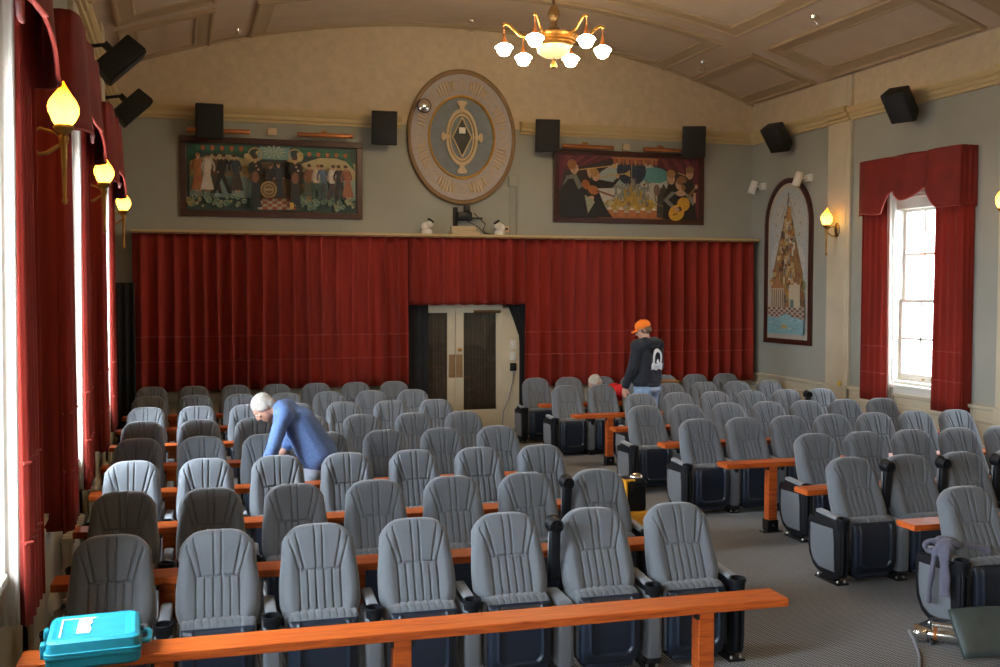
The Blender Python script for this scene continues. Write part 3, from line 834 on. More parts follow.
# ------------------------------------------------------------------ loudspeakers (local: front faces -y)
def speaker_parts(root, tilt):
    M = RX(tilt)
    def frus(f, b, y0, y1, m, mi=0):
        vs = [(-f[0], y0, -f[1]), (f[0], y0, -f[1]), (f[0], y0, f[1]), (-f[0], y0, f[1]), (-b[0], y1, -b[1]), (b[0], y1, -b[1]), (b[0], y1, b[1]), (-b[0], y1, b[1])]
        fs = [(0, 1, 2, 3), (7, 6, 5, 4), (0, 4, 5, 1), (1, 5, 6, 2), (2, 6, 7, 3), (3, 7, 4, 0)]
        b_ = bmesh.new(); [b_.verts.new(M @ Vector(v)) for v in vs]; b_.verts.ensure_lookup_table()
        for q in fs: b_.faces.new([b_.verts[i] for i in q])
        bmesh.ops.recalc_face_normals(b_, faces=b_.faces)
        bmesh.ops.bevel(b_, geom=list(b_.edges), offset=.018, segments=3, affect='EDGES', profile=.5)
        m.bm(b_, mi)
    c = MB(); frus((.205, .265), (.165, .235), -.10, .14, c); c.build('cabinet', M_['speaker'], root, angle=30)
    g = MB(); frus((.192, .255), (.192, .255), -.125, -.095, g); g.build('grille', M_['grille'], root, angle=30)
    k = MB(); k.box((-.035, .12, -.04), (.035, .24, .04), M=M, bev=.01); k.tube([M @ Vector((0, .22, 0)), Vector((0, .46, .10))], .022, 8); k.build('wall_bracket', M_['black_metal'], root)
for x, y, z, rz, tl, lb in (
    (.48, 16.22, 4.78, R(2), R(8), 'black loudspeaker above the musicians and dancers mural'), (3.12, 16.22, 4.80, R(-3), R(8), 'black loudspeaker between the dancers mural and the oval medallion'),
    (5.84, 16.22, 4.80, R(-10), R(8), 'black loudspeaker between the oval medallion and the guitar mural'), (8.52, 16.22, 4.81, R(-18), R(8), 'black loudspeaker above the corner of the guitar mural'),
    (-.52, 11.1, 4.56, R(97), R(46), 'black loudspeaker tilted down, nearer on the curtained window wall'), (-.52, 14.1, 4.58, R(97), R(46), 'black loudspeaker tilted down, farther on the curtained window wall'),
    (9.50, 15.15, 4.78, R(-68), R(42), 'black loudspeaker tilted down above the arched painting'), (9.48, 12.05, 4.80, R(-68), R(42), 'black loudspeaker tilted down above the sash window valance')):
    s = thing('wall_mounted_loudspeaker', lb, 'loudspeaker', (x, y, z), rz, 'wall loudspeakers'); speaker_parts(s, tl)
    if abs(rz) > 1: s.scale = (.9, .9, .9)
# ------------------------------------------------------------------ oval medallion
md = thing('oval_medallion', 'large oval medallion with fluted lavender ring and gilt diamond centre', 'wall ornament', (4.455, YB, 4.745))
A_, B_ = .915, 1.095
def ell(prof, name, m, par=md, n=96):
    """prof: (scale of the outer axes, outward distance from the wall)"""
    mb = MB(); vs = []; fs = []
    for k_, d in prof:
        for i in range(n):
            a = 2 * PI * i / n; vs.append((A_ * k_ * math.cos(a), -d, B_ * k_ * math.sin(a)))
    for j in range(len(prof) - 1):
        for i in range(n): fs.append((j * n + i, j * n + (i + 1) % n, (j + 1) * n + (i + 1) % n, (j + 1) * n + i))
    mb.add(vs, fs); return mb.build(name, m, par, angle=35)
ell([(1.0, .0), (1.0, .07), (.985, .095), (.955, .10), (.935, .085), (.93, .06)], 'outer_rim', M_['medal_brown'])
ring = ell([(.94, .06), (.60, .045)], 'fluted_ring', M_['shell'])
ell([(.625, .04), (.62, .075), (.60, .085), (.585, .07), (.58, .03)], 'inner_rim', M_['gilt'])
ell([(.585, .035), (.30, .03), (.0, .03)], 'centre_field', M_['slate_blue'])
mb = MB()
for q in range(8):
    a0 = R(22.5 + 45 * q)
    for k in range(5):
        for s in (-1, 1):
            pass
for q in range(8):
    ac = R(22.5 + 45 * q)
    for k in range(6):
        a = ac + R(-10.5 + 4.2 * k)
        r0, r1 = .655 + .012 * abs(k - 2.5), .875 - .02 * abs(k - 2.5)
        pts = [(A_ * r * math.cos(a), -.058, B_ * r * math.sin(a)) for r in (r0, (r0 + r1) / 2, r1)]
        mb.tube(pts, [.012, .017, .022], 6, flat=1.0)
    for s in (-1, 1):
        a = ac + s * R(15.5); c = Vector((A_ * .78 * math.cos(a), -.055, B_ * .78 * math.sin(a)))
        for rr in (.085, .05):
            pts = [c + Vector((rr * math.cos(g), 0, rr * math.sin(g))) for g in [2 * PI * i / 16 for i in range(17)]]
            mb.tube(pts, .006, 5)
mb.build('flute_pattern', M_['medal_cream'], ring)
mb = MB()
def oval_ring(a, b, w, d0, d1, mb):
    n = 48; vs = []; fs = []
    for k_, d in ((1, d0), (1, d1), (1 - w / a, d1), (1 - w / a, d0)):
        for i in range(n):
            g = 2 * PI * i / n; vs.append((a * k_ * math.cos(g), -d, b * k_ * math.sin(g)))
    for j in range(3):
        for i in range(n): fs.append((j * n + i, j * n + (i + 1) % n, (j + 1) * n + (i + 1) % n, (j + 1) * n + i))
    mb.add(vs, fs)
oval_ring(.265, .46, .035, .03, .065, mb); oval_ring(.205, .38, .018, .03, .055, mb)
for ang, L0, L1, w0, w1 in ((PI / 2, .40, .58, .035, .085), (-PI / 2, .40, .58, .035, .085), (0, .215, .34, .03, .075), (PI, .215, .34, .03, .075)):
    M = RY(-ang) if False else Matrix.Rotation(-ang, 4, 'Y')
    mb.prism([(L0, -w0), ((L0 + L1) / 2, -w0 * 1.1), (L1 - .03, -w1), (L1, -w1 * .9), (L1 + .012, 0), (L1, w1 * .9), (L1 - .03, w1), ((L0 + L1) / 2, w0 * 1.1), (L0, w0)], -.075, -.03, M=M)
mb.build('cross_motif', M_['medal_cream'], md, angle=30)
mb = MB(); oval_ring(.24, .43, .05, .025, .04, mb); mb.build('brown_band', M_['medal_brown'], md)
mb = MB(); n = 4
mb.add([(-.15, -.045, 0), (0, -.045, -.31), (.15, -.045, 0), (0, -.045, .31)], [(0, 1, 2, 3)]); mb.add([(-.15, -.02, 0), (0, -.02, -.31), (.15, -.02, 0), (0, -.02, .31)], [(3, 2, 1, 0)])
dm = mb.build('diamond_port', M_['black_metal'], md, smooth=False)
mb = MB(); q = [Vector((-.16, -.06, 0)), Vector((0, -.06, -.325)), Vector((.16, -.06, 0)), Vector((0, -.06, .325))]
for i in range(4): mb.tube([q[i], q[(i + 1) % 4]], .014, 6)
mb.build('gilt_diamond_frame', M_['medal_cream'], dm)
mb = MB(); mb.box((-.05, -.058, .06), (.06, -.046, .16), bev=.004); mb.build('port_flap', M_['white_plastic'], dm)
t = thing('convex_mirror', 'small round convex mirror on the rim of the oval medallion', 'mirror', (3.80, 16.335, 5.20))
mb = MB(); mb.lathe([(.115, 0), (.115, .015), (.108, .022)], 32, RX(PI / 2)); mb.build('mirror_rim', M_['black_metal'], t)
mb = MB(); mb.lathe([(.108, .016), (.09, .032), (.06, .046), (.03, .053), (0, .055)], 32, RX(PI / 2)); mb.build('mirror_glass', M_['mirror'], t)
mb = MB(); mb.tube([(0, 0, 0), (0, .05, 0)], .02, 8); mb.build('mount', M_['black_metal'], t)
# ------------------------------------------------------------------ shelf clutter under the medallion
for x, flip, lb in ((3.83, 1, 'small white swivel camera at the window end of the curtain shelf'), (5.05, -1, 'small white swivel camera beside the wall socket above the curtains')):
    t = thing('white_camera', lb, 'camera', (x, 16.30, 3.155), group='white cameras on the curtain shelf')
    b = MB(); b.lathe([(.085, 0), (.088, .03), (.08, .06), (.05, .09), (0, .095)], 20); b.build('base', M_['white_plastic'], t)
    b = MB(); b.ball((-.03 * flip, 0, .12), (.065, .06, .07), 14); b.ball((.03 * flip, -.02, .16), (.07, .06, .06), 14); b.build('body', M_['white_plastic'], t)
    b = MB(); b.lathe([(0, 0), (.055, 0), (.058, .03), (0, .032)], 16, T(.05 * flip, -.02, .20) @ RY(R(35 * flip))); b.build('lens', M_['black_metal'], t)
t = thing('router_box', 'beige box with a raised lid lying on the curtain shelf', 'box', (4.45, 16.28, 3.155))
MB().box((-.24, -.12, 0), (.22, .12, .05), bev=.01).build('tray', M_['beige_plastic'], t)
MB().box((-.22, -.02, .05), (.20, .10, .14), bev=.02, M=RX(R(-10))).build('lid', M_['beige_plastic'], t)
t = thing('tv_bracket', 'black steel wall bracket below the oval medallion', 'bracket', (4.36, YB, 3.41))
mb = MB(); mb.box((-.05, -.03, -.22), (.03, 0, .20), bev=.004); mb.build('wall_plate', M_['black_metal'], t, smooth=False)
mb = MB(); mb.box((.0, -.16, -.02), (.24, -.03, .12), bev=.02); mb.box((.20, -.14, .0), (.42, -.10, .035), bev=.006); mb.box((.12, -.12, .10), (.22, -.05, .22), bev=.01); mb.build('swing_arm', M_['black_metal'], t)
t = tag(MB().tube([(4.62, 16.30, 3.50), (4.70, 16.36, 3.45), (4.82, 16.34, 3.33), (4.78, 16.34, 3.24), (4.80, 16.30, 3.19), (4.86, 16.26, 3.172)], .010, 6).build('bracket_cable', M_['cable'], None), 'dark cable looping from the black bracket to the shelf', 'cable')
t = tag(MB().tube([(4.50, 16.31, 3.375), (4.60, 16.35, 3.34), (4.72, 16.37, 3.28), (4.80, 16.36, 3.18), (4.93, 16.35, 3.165)], .008, 6).build('bracket_cable', M_['cable'], None), 'thin dark cable running straight down from the black bracket', 'cable')
t = thing('junction_box', 'grey-beige junction box with conduits beside the oval medallion', 'junction box', (5.335, YB, 4.05))
mb = MB(); mb.box((-.08, -.06, -.08), (.08, 0, .09), bev=.008); mb.build('box_body', M_['paint'], t)
for x in (-.045, .06):
    mb = MB(); mb.tube([(x, -.02, -.06), (x, -.02, -.88)], .012, 8); mb.build('conduit', M_['paint'], t)
t = thing('wall_socket', 'cream wall socket above the curtain shelf', 'socket', (5.22, YB, 3.27))
MB().box((-.075, -.018, -.055), (.075, 0, .055), bev=.006).build('face_plate', M_['beige_plastic'], t)
MB().box((-.03, -.026, -.015), (.03, -.016, .015)).build('socket_face', M_['black_metal'], t)
# ------------------------------------------------------------------ picture lamps, spot lamps
for x, lb, hl in ((.62, 'copper tube picture lamp over the window end of the dancers mural', .46), (2.22, 'copper tube picture lamp over the medallion end of the dancers mural', .43), (6.62, 'copper tube picture lamp over the medallion end of the guitar mural', .46), (8.02, 'copper tube picture lamp over the corner end of the guitar mural', .38)):
    t = thing('picture_lamp', lb, 'picture lamp', (x, 16.33, 4.66), group='picture lamps')
    mb = MB(); mb.tube([(-hl, 0, 0), (-hl + .01, 0, 0), (hl - .01, 0, 0), (hl, 0, 0)], [.03, .036, .036, .03], 12); mb.build('tube', M_['copper'], t)
    mb = MB(); mb.tube([(0, 0, .02), (0, .04, .07), (0, .17, .06)], .010, 6); mb.box((-.04, .155, .02), (.04, .17, .10)); mb.build('bracket', M_['brass'], t)
for x, lb in ((1.42, 'small cream junction box above the dancers mural'), (7.38, 'small cream junction box above the guitar mural')):
    t = tag(MB().box((-.07, -.05, -.05), (.07, 0, .06), bev=.01).build('lamp_socket', M_['beige_plastic'], None, loc=(x, YB, 4.70)), lb, 'socket', 'lamp sockets over the murals')
for y, z, lb in ((16.10, 4.07, 'white spot lamp nearest the back corner, aimed at the arched painting'), (14.72, 4.08, 'white spot lamp over the top of the arched painting')):
    t = thing('spot_lamp', lb, 'spot lamp', (XR, y, z), -PI / 2, 'white spot lamps')
    MB().box((-.09, -.05, -.06), (.09, 0, .06), bev=.01).build('mount', M_['white_plastic'], t)
    MB().tube([(0, -.04, 0), (0, -.16, -.01)], .018, 8).build('neck', M_['white_plastic'], t)
    h = MB(); h.lathe([(0, .12), (.055, .115), (.065, .09), (.066, -.09), (.072, -.11), (.06, -.112), (.055, -.08), (0, -.07)], 20, T(-.02, -.21, -.02) @ RY(R(14)) @ RX(R(-12))); h.build('lamp_head', M_['white_plastic'], t)
# sprinklers
for x, y, lb in ((.88, 16.0, 'chrome ceiling sprinkler above the dancers mural'), (4.52, 16.1, 'chrome ceiling sprinkler over the oval medallion'), (8.36, 15.6, 'chrome ceiling sprinkler near the back corner'), (8.41, 12.5, 'chrome ceiling sprinkler over the sash window side')):
    t = thing('ceiling_sprinkler', lb, 'sprinkler', (x, y, vz(x)), group='ceiling sprinklers'); t.scale = (1.5, 1.5, 1.5)
    MB().lathe([(0, .005), (.05, .005), (.045, -.015), (.016, -.02), (.016, -.05), (0, -.05)], 14).build('base', M_['chrome'], t)
    s = MB(); s.tube([(-.016, 0, -.05), (-.026, 0, -.075), (-.010, 0, -.10)], .005, 6); s.tube([(.016, 0, -.05), (.026, 0, -.075), (.010, 0, -.10)], .005, 6); s.lathe([(0, -.10), (.035, -.102), (.035, -.108), (0, -.108)], 12); s.build('deflector', M_['chrome'], t)
# ------------------------------------------------------------------ double doors
def leaf(idx, x0, x1, p0, p1, plate_x):
    t = struct(empty('door_%d' % idx, ((x0 + x1) / 2, 16.46, 0))); c = (x0 + x1) / 2
    z0, z1 = .28, 1.885
    mb = MB()
    for a, b_, q, s in ((x0, p0, .01, 1.955), (p1, x1, .01, 1.955)): mb.box((a - c, -.025, q + FL), (b_ - c, .025, s), bev=.003, seg=1)
    mb.box((p0 - c, -.025, FL + .01), (p1 - c, .025, z0)); mb.box((p0 - c, -.025, z1), (p1 - c, .025, 1.955))
    mb.build('door_leaf', M_['cream'], t, smooth=False)
    curtain('door_curtain', t, M_['brown_curtain'], p0 - c, p1 - c, z0, z1, .055, .008, seed=idx, loc=(0, .012, 0), top=1.0)
    MB().box((p0 - c, -.010, z0), (p1 - c, -.006, z1)).build('pane', M_['glass'], t, smooth=False)
    MB().box((plate_x - c - .055, -.031, .82), (plate_x - c + .055, -.024, 1.20), bev=.003).build('push_plate', M_['medal_brown'], t)
    k = MB(); k.lathe([(.03, 0), (.032, .008), (.012, .02), (.012, .035), (.03, .05), (.03, .062), (0, .07)], 16, T(plate_x - c, -.024, 1.28) @ RX(PI / 2))
    if idx == 2: k.build('door_knob', M_['brass'], t)
    return t
leaf(1, 3.62, 4.335, 3.80, 4.20, 4.275)
d2 = leaf(2, 4.34, 5.14, 4.475, 5.035, 4.40)
mb = MB(); mb.box((-.10, -.075, 1.875), (.36, -.025, 1.925), bev=.008); mb.box((.05, -.13, 1.90), (.34, -.11, 1.915)); mb.build('door_closer', M_['dark_brass'], d2)
mb = MB(); mb.box((5.14, 16.43, FL), (5.46, YB, 2.07), bev=.005, seg=1); mb.box((3.50, 16.43, FL), (3.62, YB, 2.07), bev=.005, seg=1); mb.box((3.50, 16.43, 1.955), (5.46, YB, 2.07), bev=.005, seg=1)
trim(mb, M_['cream'])
for z, h, m, lb, nm in ((1.345, .075, 'white_plastic', 'upper white light switch on the door frame', 'light_switch'), (1.155, .07, 'white_plastic', 'lower white light switch on the door frame', 'light_switch'), (.975, .065, 'black_metal', 'black plug box under the white switches', 'plug_box')):
    t = thing(nm, lb, 'switch', (5.325, 16.43, z), group='switches on the door frame')
    MB().box((-.055, -.028, -h), (.055, 0, h), bev=.006).build('face_plate', M_[m], t)
    MB().box((-.018, -.036, -.03), (.018, -.026, .03), bev=.003).build('rocker', M_[m], t)
tag(MB().tube([(5.325, 16.415, .90), (5.32, 16.41, .75), (5.28, 16.40, .60), (5.24, 16.39, .45), (5.14, 16.36, .25), (5.10, 16.30, FL + .05), (5.12, 16.20, FL + .012)], .009, 6).build('wall_cable', M_['cable_grey']), 'thin grey cable hanging from the plug box by the door', 'cable')
t = thing('small_toolbox', 'low black toolbox with a teal side on the floor by the doors', 'toolbox', (4.76, 15.25, FL))
MB().box((-.20, -.14, .012), (.20, .14, .15), bev=.015).build('box_body', M_['plastic'], t)
MB().box((-.19, -.148, .03), (.19, -.139, .11), bev=.004).build('side_band', mat('bright_teal_plastic', (.0, .32, .32), .4, var=.05), t)
MB().tube([(-.08, 0, .15), (-.08, 0, .19), (.08, 0, .19), (.08, 0, .15)], .012, 8).build('carry_handle', M_['plastic'], t)
tag(MB().box((-.04, -.004, -.02), (.04, 0, .05)).build('tape_tag', M_['tape'], None, smooth=False, loc=(XR - .10, 13.72, .80), rz=-PI / 2), 'scrap of yellow tape at the foot of the pilaster', 'tape')
# radiators below the tall windows
rad0 = None
for y, lb in ((8.46, 'cream column radiator under the middle tall window'), (4.60, 'cream column radiator under the nearest tall window')):
    if rad0 is None:
        t = rad0 = empty('radiator')
        for i in range(10):
            x = -.40 + .8 * i / 9
            mb = MB()
            for q in (-.14, -.09): mb.tube([(x, q, .08), (x, q, .52)], .019, 8)
            mb.box((x - .028, -.165, .06), (x + .028, -.065, .10), bev=.012); mb.box((x - .028, -.165, .50), (x + .028, -.065, .545), bev=.012)
            mb.build('radiator_column', M_['cream'], t)
        mb = MB(); mb.box((-.42, -.14, 0), (-.38, -.09, .07), bev=.008); mb.box((.38, -.14, 0), (.42, -.09, .07), bev=.008); mb.build('foot', M_['cream'], t)
    else: t = copy_tree(rad0)
    t.location = (XL, y, FL); t.rotation_euler = (0, 0, PI / 2)
    tag(t, lb, 'radiator', 'radiators under the tall windows')
# outside the sash window
t = thing('neighbour_house', 'pale house with a red band seen through the sash window', 'house', (17.6, 12.5, 0))
MB().box((0, -9, -1.5), (4, 14, 7.5)).build('house_wall', M_['facade'], t, smooth=False)
MB().box((-.06, -9, 3.05), (.0, 14, 3.25)).build('red_band', M_['facade_red'], t, smooth=False)
for y in (-2.5, .4, 3.2, 6.0):
    f = MB().box((-.08, y - .6, 1.0), (.02, y + .6, 2.75)).build('house_window', M_['white_paint'], t, smooth=False)
    MB().box((-.10, y - .48, 1.1), (-.07, y + .48, 2.65)).build('pane', M_['facade_grey'], f, smooth=False)
struct(MB().box((10.4, -30, -1.7), (60, 60, -1.5)).build('street', M_['asphalt'], smooth=False))
struct(MB().box((-50, -30, -1.7), (-1.5, 60, -1.5)).build('ground_outside', M_['asphalt'], smooth=False))
# ------------------------------------------------------------------ painted pictures: flat paint shapes on a framed panel
class Art:
    """paint laid on in thin coats; coordinates in metres on the panel, x right, z up, facing -y"""
    def __init__(s): s.mb = MB(); s.n = 0
    def poly(s, pts, col):
        s.n += 1; d = -.0006 - .00012 * s.n
        s.mb.add([(x, d, z) for x, z in pts], [tuple(range(len(pts)))], col=col); return s
    def ell(s, cx, cz, rx, rz, col, rot=0, n=18):
        c, q = math.cos(rot), math.sin(rot)
        return s.poly([(cx + rx * math.cos(a) * c - rz * math.sin(a) * q, cz + rx * math.cos(a) * q + rz * math.sin(a) * c) for a in [2 * PI * i / n for i in range(n)]], col)
    def line(s, pts, w, col):
        for (x0, z0), (x1, z1) in zip(pts, pts[1:]):
            L = math.hypot(x1 - x0, z1 - z0) or 1e-6; nx, nz = -(z1 - z0) / L * w / 2, (x1 - x0) / L * w / 2
            s.poly([(x0 + nx, z0 + nz), (x0 - nx, z0 - nz), (x1 - nx, z1 - nz), (x1 + nx, z1 + nz)], col)
        return s
    def ringp(s, cx, cz, r, w, col, n=18, a0=0, a1=2 * PI):
        return s.line([(cx + r * math.cos(a0 + (a1 - a0) * i / n), cz + r * math.sin(a0 + (a1 - a0) * i / n)) for i in range(n + 1)], w, col)
SKIN_P = (.50, .30, .19)
def figure(a, x, z, h, coat, legs, lean=0.0, stride=.0, hair=(.07, .045, .03), dress=False, arm=None):
    """standing painted figure, feet at z"""
    hd = h * .065; hip = z + h * .48; sh = z + h * .82
    lx = x + lean * h
    if dress: a.poly([(x - h * .17, z + h * .06), (x + h * .17, z + h * .06), (x + h * .07, hip + h * .05), (x - h * .07, hip + h * .05)], legs); a.line([(x - h * .03, z), (x - h * .02, z + h * .08)], h * .04, SKIN_P); a.line([(x + h * .06, z), (x + h * .05, z + h * .08)], h * .04, SKIN_P)
    else:
        for q in (-1, 1):
            fx = x + q * (h * .055 + stride * h)
            a.poly([(fx - h * .04, z), (fx + h * .05, z), (x + q * h * .01 + h * .055, hip), (x + q * h * .01 - h * .055, hip)], legs)
            a.ell(fx + h * .02, z, h * .05, h * .018, (.03, .02, .02))
    a.poly([(x - h * .075, hip - h * .03), (x + h * .075, hip - h * .03), (lx + h * .105, sh), (lx + h * .04, sh + h * .035), (lx - h * .04, sh + h * .035), (lx - h * .105, sh)], coat)
    dark = tuple(c * .7 for c in coat)
    ar = arm or ((-.13, -.30), (.14, -.28))
    for (dx, dz), q in zip(ar, (-1, 1)):
        ex, ez = lx + q * h * .11 + dx * h * .3, sh - h * .17
        a.line([(lx + q * h * .09, sh - h * .01), (ex, ez), (lx + dx * h, sh + dz * h)], h * .055, dark)
        a.ell(lx + dx * h, sh + dz * h, h * .022, h * .022, SKIN_P)
    a.line([(lx, sh), (lx, sh + h * .07)], h * .05, SKIN_P)
    a.ell(lx + lean * h * .2, sh + h * .10, hd * .82, hd, SKIN_P); a.ell(lx + lean * h * .2 - hd * .12, sh + h * .125, hd * .9, hd * .7, hair)
def picture(name, lb, cat, loc, rz, W, H, fw, art, group=None):
    t = thing(name, lb, cat, loc, rz, group)
    mb = MB()
    for lo, hi in (((-W / 2, -.055, -H / 2), (W / 2, 0, -H / 2 + fw)), ((-W / 2, -.055, H / 2 - fw), (W / 2, 0, H / 2)), ((-W / 2, -.055, -H / 2 + fw), (-W / 2 + fw, 0, H / 2 - fw)), ((W / 2 - fw, -.055, -H / 2 + fw), (W / 2, 0, H / 2 - fw))):
        mb.box(lo, hi, bev=.008, seg=2)
    mb.build('frame', M_['dark_wood'], t, smooth=False)
    c = art.mb.build('canvas', M_['paintwork'], t, smooth=False, loc=(0, -.028, 0))
    MB().box((-W / 2 + fw * .5, -.027, -H / 2 + fw * .5), (W / 2 - fw * .5, -.004, H / 2 - fw * .5)).build('panel', M_['dark_wood'], t, smooth=False)
    return t
def scallop(a, x0, x1, z0, dz, n, col, col2):
    for i in range(n):
        x = x0 + (x1 - x0) * (i + .5) / n; w = (x1 - x0) / n
        a.poly([(x - w * .42, z0), (x + w * .42, z0), (x + w * .42, z0 - dz * .6), (x + w * .2, z0 - dz), (x - w * .2, z0 - dz), (x - w * .42, z0 - dz * .6)], col if i % 2 else col2)
# --- mural of dancers and a band
rp = random.Random(11)
a = Art(); W, H = 2.58, 1.02
def X(u): return -W / 2 + W * (u - 85) / 845
def Z(v): return H / 2 - H * (v - 65) / 350
a.poly([(-W / 2, -H / 2), (W / 2, -H / 2), (W / 2, H / 2), (-W / 2, H / 2)], (.03, .065, .06))
for s0, s1 in ((100, 400), (640, 925)):
    a.poly([(X(s0), Z(330)), (X(s1), Z(330)), (X(s1), Z(150)), (X((s0 + s1) / 2 + 40), Z(122)), (X((s0 + s1) / 2 - 40), Z(122)), (X(s0), Z(160))], (.46, .40, .22))
    a.poly([(X(s0), Z(345)), (X(s1), Z(345)), (X(s1), Z(235)), (X(s0), Z(240))], (.26, .38, .36))
a.poly([(X(120), Z(75)), (X(400), Z(75)), (X(375), Z(115)), (X(140), Z(112)), (X(92), Z(180)), (X(88), Z(120))], (.02, .12, .07)); a.poly([(X(630), Z(75)), (X(890), Z(80)), (X(925), Z(190)), (X(860), Z(118)), (X(660), Z(115))], (.02, .12, .07))
scallop(a, X(130), X(385), Z(78), .075, 11, (.42, .12, .04), (.04, .16, .10)); scallop(a, X(655), X(885), Z(95), .065, 10, (.42, .12, .04), (.04, .16, .10))
for cx in (405, 610):
    for k in range(16):
        g = k * .42; a.ell(X(cx + 32 * math.cos(g) * (1 + .15 * (k % 3))), Z(110 + k * 12 if k > 6 else 110 + 30 * math.sin(g)), .05, .045, ((.50, .34, .12) if k % 2 else (.58, .46, .24)))
a.poly([(X(440), Z(75)), (X(590), Z(75)), (X(600), Z(140)), (X(430), Z(140))], (.20, .36, .34))
for k in range(12):
    g = 2 * PI * k / 12; a.poly([(X(512), Z(100)), (X(512) + .17 * math.cos(g - .06), Z(100) + .10 * math.sin(g - .06)), (X(512) + .17 * math.cos(g + .06), Z(100) + .10 * math.sin(g + .06))], (.62, .55, .30))
a.poly([(X(425), Z(155)), (X(650), Z(155)), (X(650), Z(350)), (X(425), Z(350))], (.12, .075, .035)); a.poly([(X(510), Z(155)), (X(605), Z(155)), (X(605), Z(240)), (X(510), Z(240))], (.015, .018, .018))
for i in range(8):
    for j in range(4):
        a.poly([(X(430 + 24 * i), Z(345 + 15 * j)), (X(454 + 24 * i), Z(345 + 15 * j)), (X(454 + 24 * i - 2), Z(360 + 15 * j)), (X(430 + 24 * i - 2), Z(360 + 15 * j))], ((.42, .36, .25) if (i + j) % 2 else (.30, .07, .04)))
for k in range(70):
    u = rp.choice([rp.uniform(92, 385), rp.uniform(650, 922)]); v = rp.uniform(335, 395); r = rp.uniform(.018, .05)
    a.ell(X(u), Z(v), r, r, rp.choice([(.08, .20, .18), (.30, .28, .14), (.12, .26, .22)])); a.ringp(X(u), Z(v), r * .7, .010, (.46, .42, .22), 10, 0, 5); 
for u, c, l, dr, ln, st in ((140, (.34, .12, .03), (.30, .10, .03), True, 0, 0), (225, (.10, .06, .03), (.06, .04, .03), False, 0, .03), (183, (.60, .55, .48), (.62, .57, .50), True, .03, .0), (252, (.018, .02, .025), (.015, .016, .02), False, .05, .13), (325, (.03, .04, .06), (.045, .035, .025), True, -.05, 0),
                            (680, (.22, .10, .05), (.05, .07, .05), True, .02, 0), (720, (.62, .56, .45), (.03, .07, .05), False, .04, .06), (757, (.10, .16, .26), (.05, .07, .10), False, -.04, .05), (800, (.60, .55, .50), (.05, .03, .03), False, .03, .06), (842, (.02, .02, .025), (.02, .02, .02), False, -.04, .07), (880, (.28, .10, .05), (.28, .10, .05), True, -.05, 0)):
    figure(a, X(u), Z(325 if u < 500 else 345), .60 if u < 500 else .54, c, l, ln, st, hair=(.30, .13, .04) if u in (140, 720) else (.05, .03, .02), dress=dr)
figure(a, X(487), Z(330), .48, (.02, .02, .025), (.02, .02, .025), .02); figure(a, X(535), Z(345), .56, (.035, .045, .065), (.03, .035, .05), -.03)
a.ell(X(480), Z(303), .125, .13, (.45, .32, .11)); a.ell(X(480), Z(303), .105, .11, (.16, .10, .05)); a.ringp(X(480), Z(303), .07, .012, (.42, .30, .12)); a.line([(X(455), Z(303)), (X(505), Z(303))], .03, (.40, .30, .14))
for u in (415, 612): figure(a, X(u), Z(392), .80, (.022, .024, .026), (.018, .026, .030), .0, .0, arm=((.02, -.05), (.06, -.12))); a.ell(X(u) + .0, Z(240), .055, .09, (.20, .085, .045)); a.ringp(X(u), Z(122), .10, .02, (.50, .36, .14), 14)
a.ell(X(595), Z(385), .035, .05, (.55, .34, .06))
picture('dancers_mural', 'framed mural of couples dancing either side of a band with a drum', 'mural', (1.435, YB, 3.985), 0, 2.77, 1.21, .095, a, 'framed murals on the back wall')
# --- mural of musicians
a = Art(); W, H = 2.62, 1.05
def X(u): return -W / 2 + W * (u - 80) / 830
def Z(v): return H / 2 - H * (v - 95) / 370
a.poly([(-W / 2, -H / 2), (W / 2, -H / 2), (W / 2, H / 2), (-W / 2, H / 2)], (.035, .022, .020))
a.ell(X(510), Z(290), .70, .50, (.46, .46, .40)); a.ell(X(400), Z(230), .30, .20, (.34, .42, .40)); a.ell(X(640), Z(200), .28, .14, (.10, .28, .27)); a.ell(X(380), Z(320), .26, .15, (.55, .53, .47)); a.ell(X(640), Z(290), .24, .13, (.52, .50, .45))
a.ell(X(503), Z(175), .275, .265, (.022, .035, .065))
for k in range(40):
    g = rp.uniform(0, 6.28); r = rp.uniform(.05, .25); a.ell(X(503) + r * math.cos(g), Z(175) + r * .95 * math.sin(g), .012, .008, (.07, .09, .13))
a.line([(X(503), Z(100)), (X(503), Z(300))], .012, (.40, .30, .16))
for k in range(9):
    for s0, s1 in ((80, 400), (640, 912)):
        u = s0 + (s1 - s0) * k / 8; c = (.16, .028, .035) if k % 2 else (.085, .014, .02)
        if s0 == 80: a.poly([(X(u), Z(95)), (X(u + 42), Z(95)), (X(max(82, u - (k * 14))), Z(200 - k * 8)), (X(max(80, u - 36 - k * 14)), Z(210 - k * 8))], c)
        else: a.poly([(X(min(908, u)), Z(95)), (X(min(910, u + 36)), Z(95)), (X(min(910, u + 60 + 10 * k)), Z(150 + k * 12)), (X(min(905, u + 28 + 9 * k)), Z(150 + k * 12))], c)
a.poly([(X(870), Z(95)), (X(910), Z(95)), (X(910), Z(465)), (X(885), Z(465))], (.12, .02, .03)); a.poly([(X(80), Z(95)), (X(120), Z(95)), (X(95), Z(300)), (X(80), Z(300))], (.12, .02, .03))
scallop(a, X(392), X(660), Z(108), .10, 11, (.40, .15, .05), (.30, .09, .04)); a.line([(X(385), Z(103)), (X(665), Z(103))], .03, (.38, .14, .05))
a.poly([(X(315), Z(385)), (X(420), Z(340)), (X(470), Z(280)), (X(510), Z(245)), (X(550), Z(285)), (X(600), Z(340)), (X(670), Z(390)), (X(660), Z(420)), (X(350), Z(415))], (.42, .27, .05))
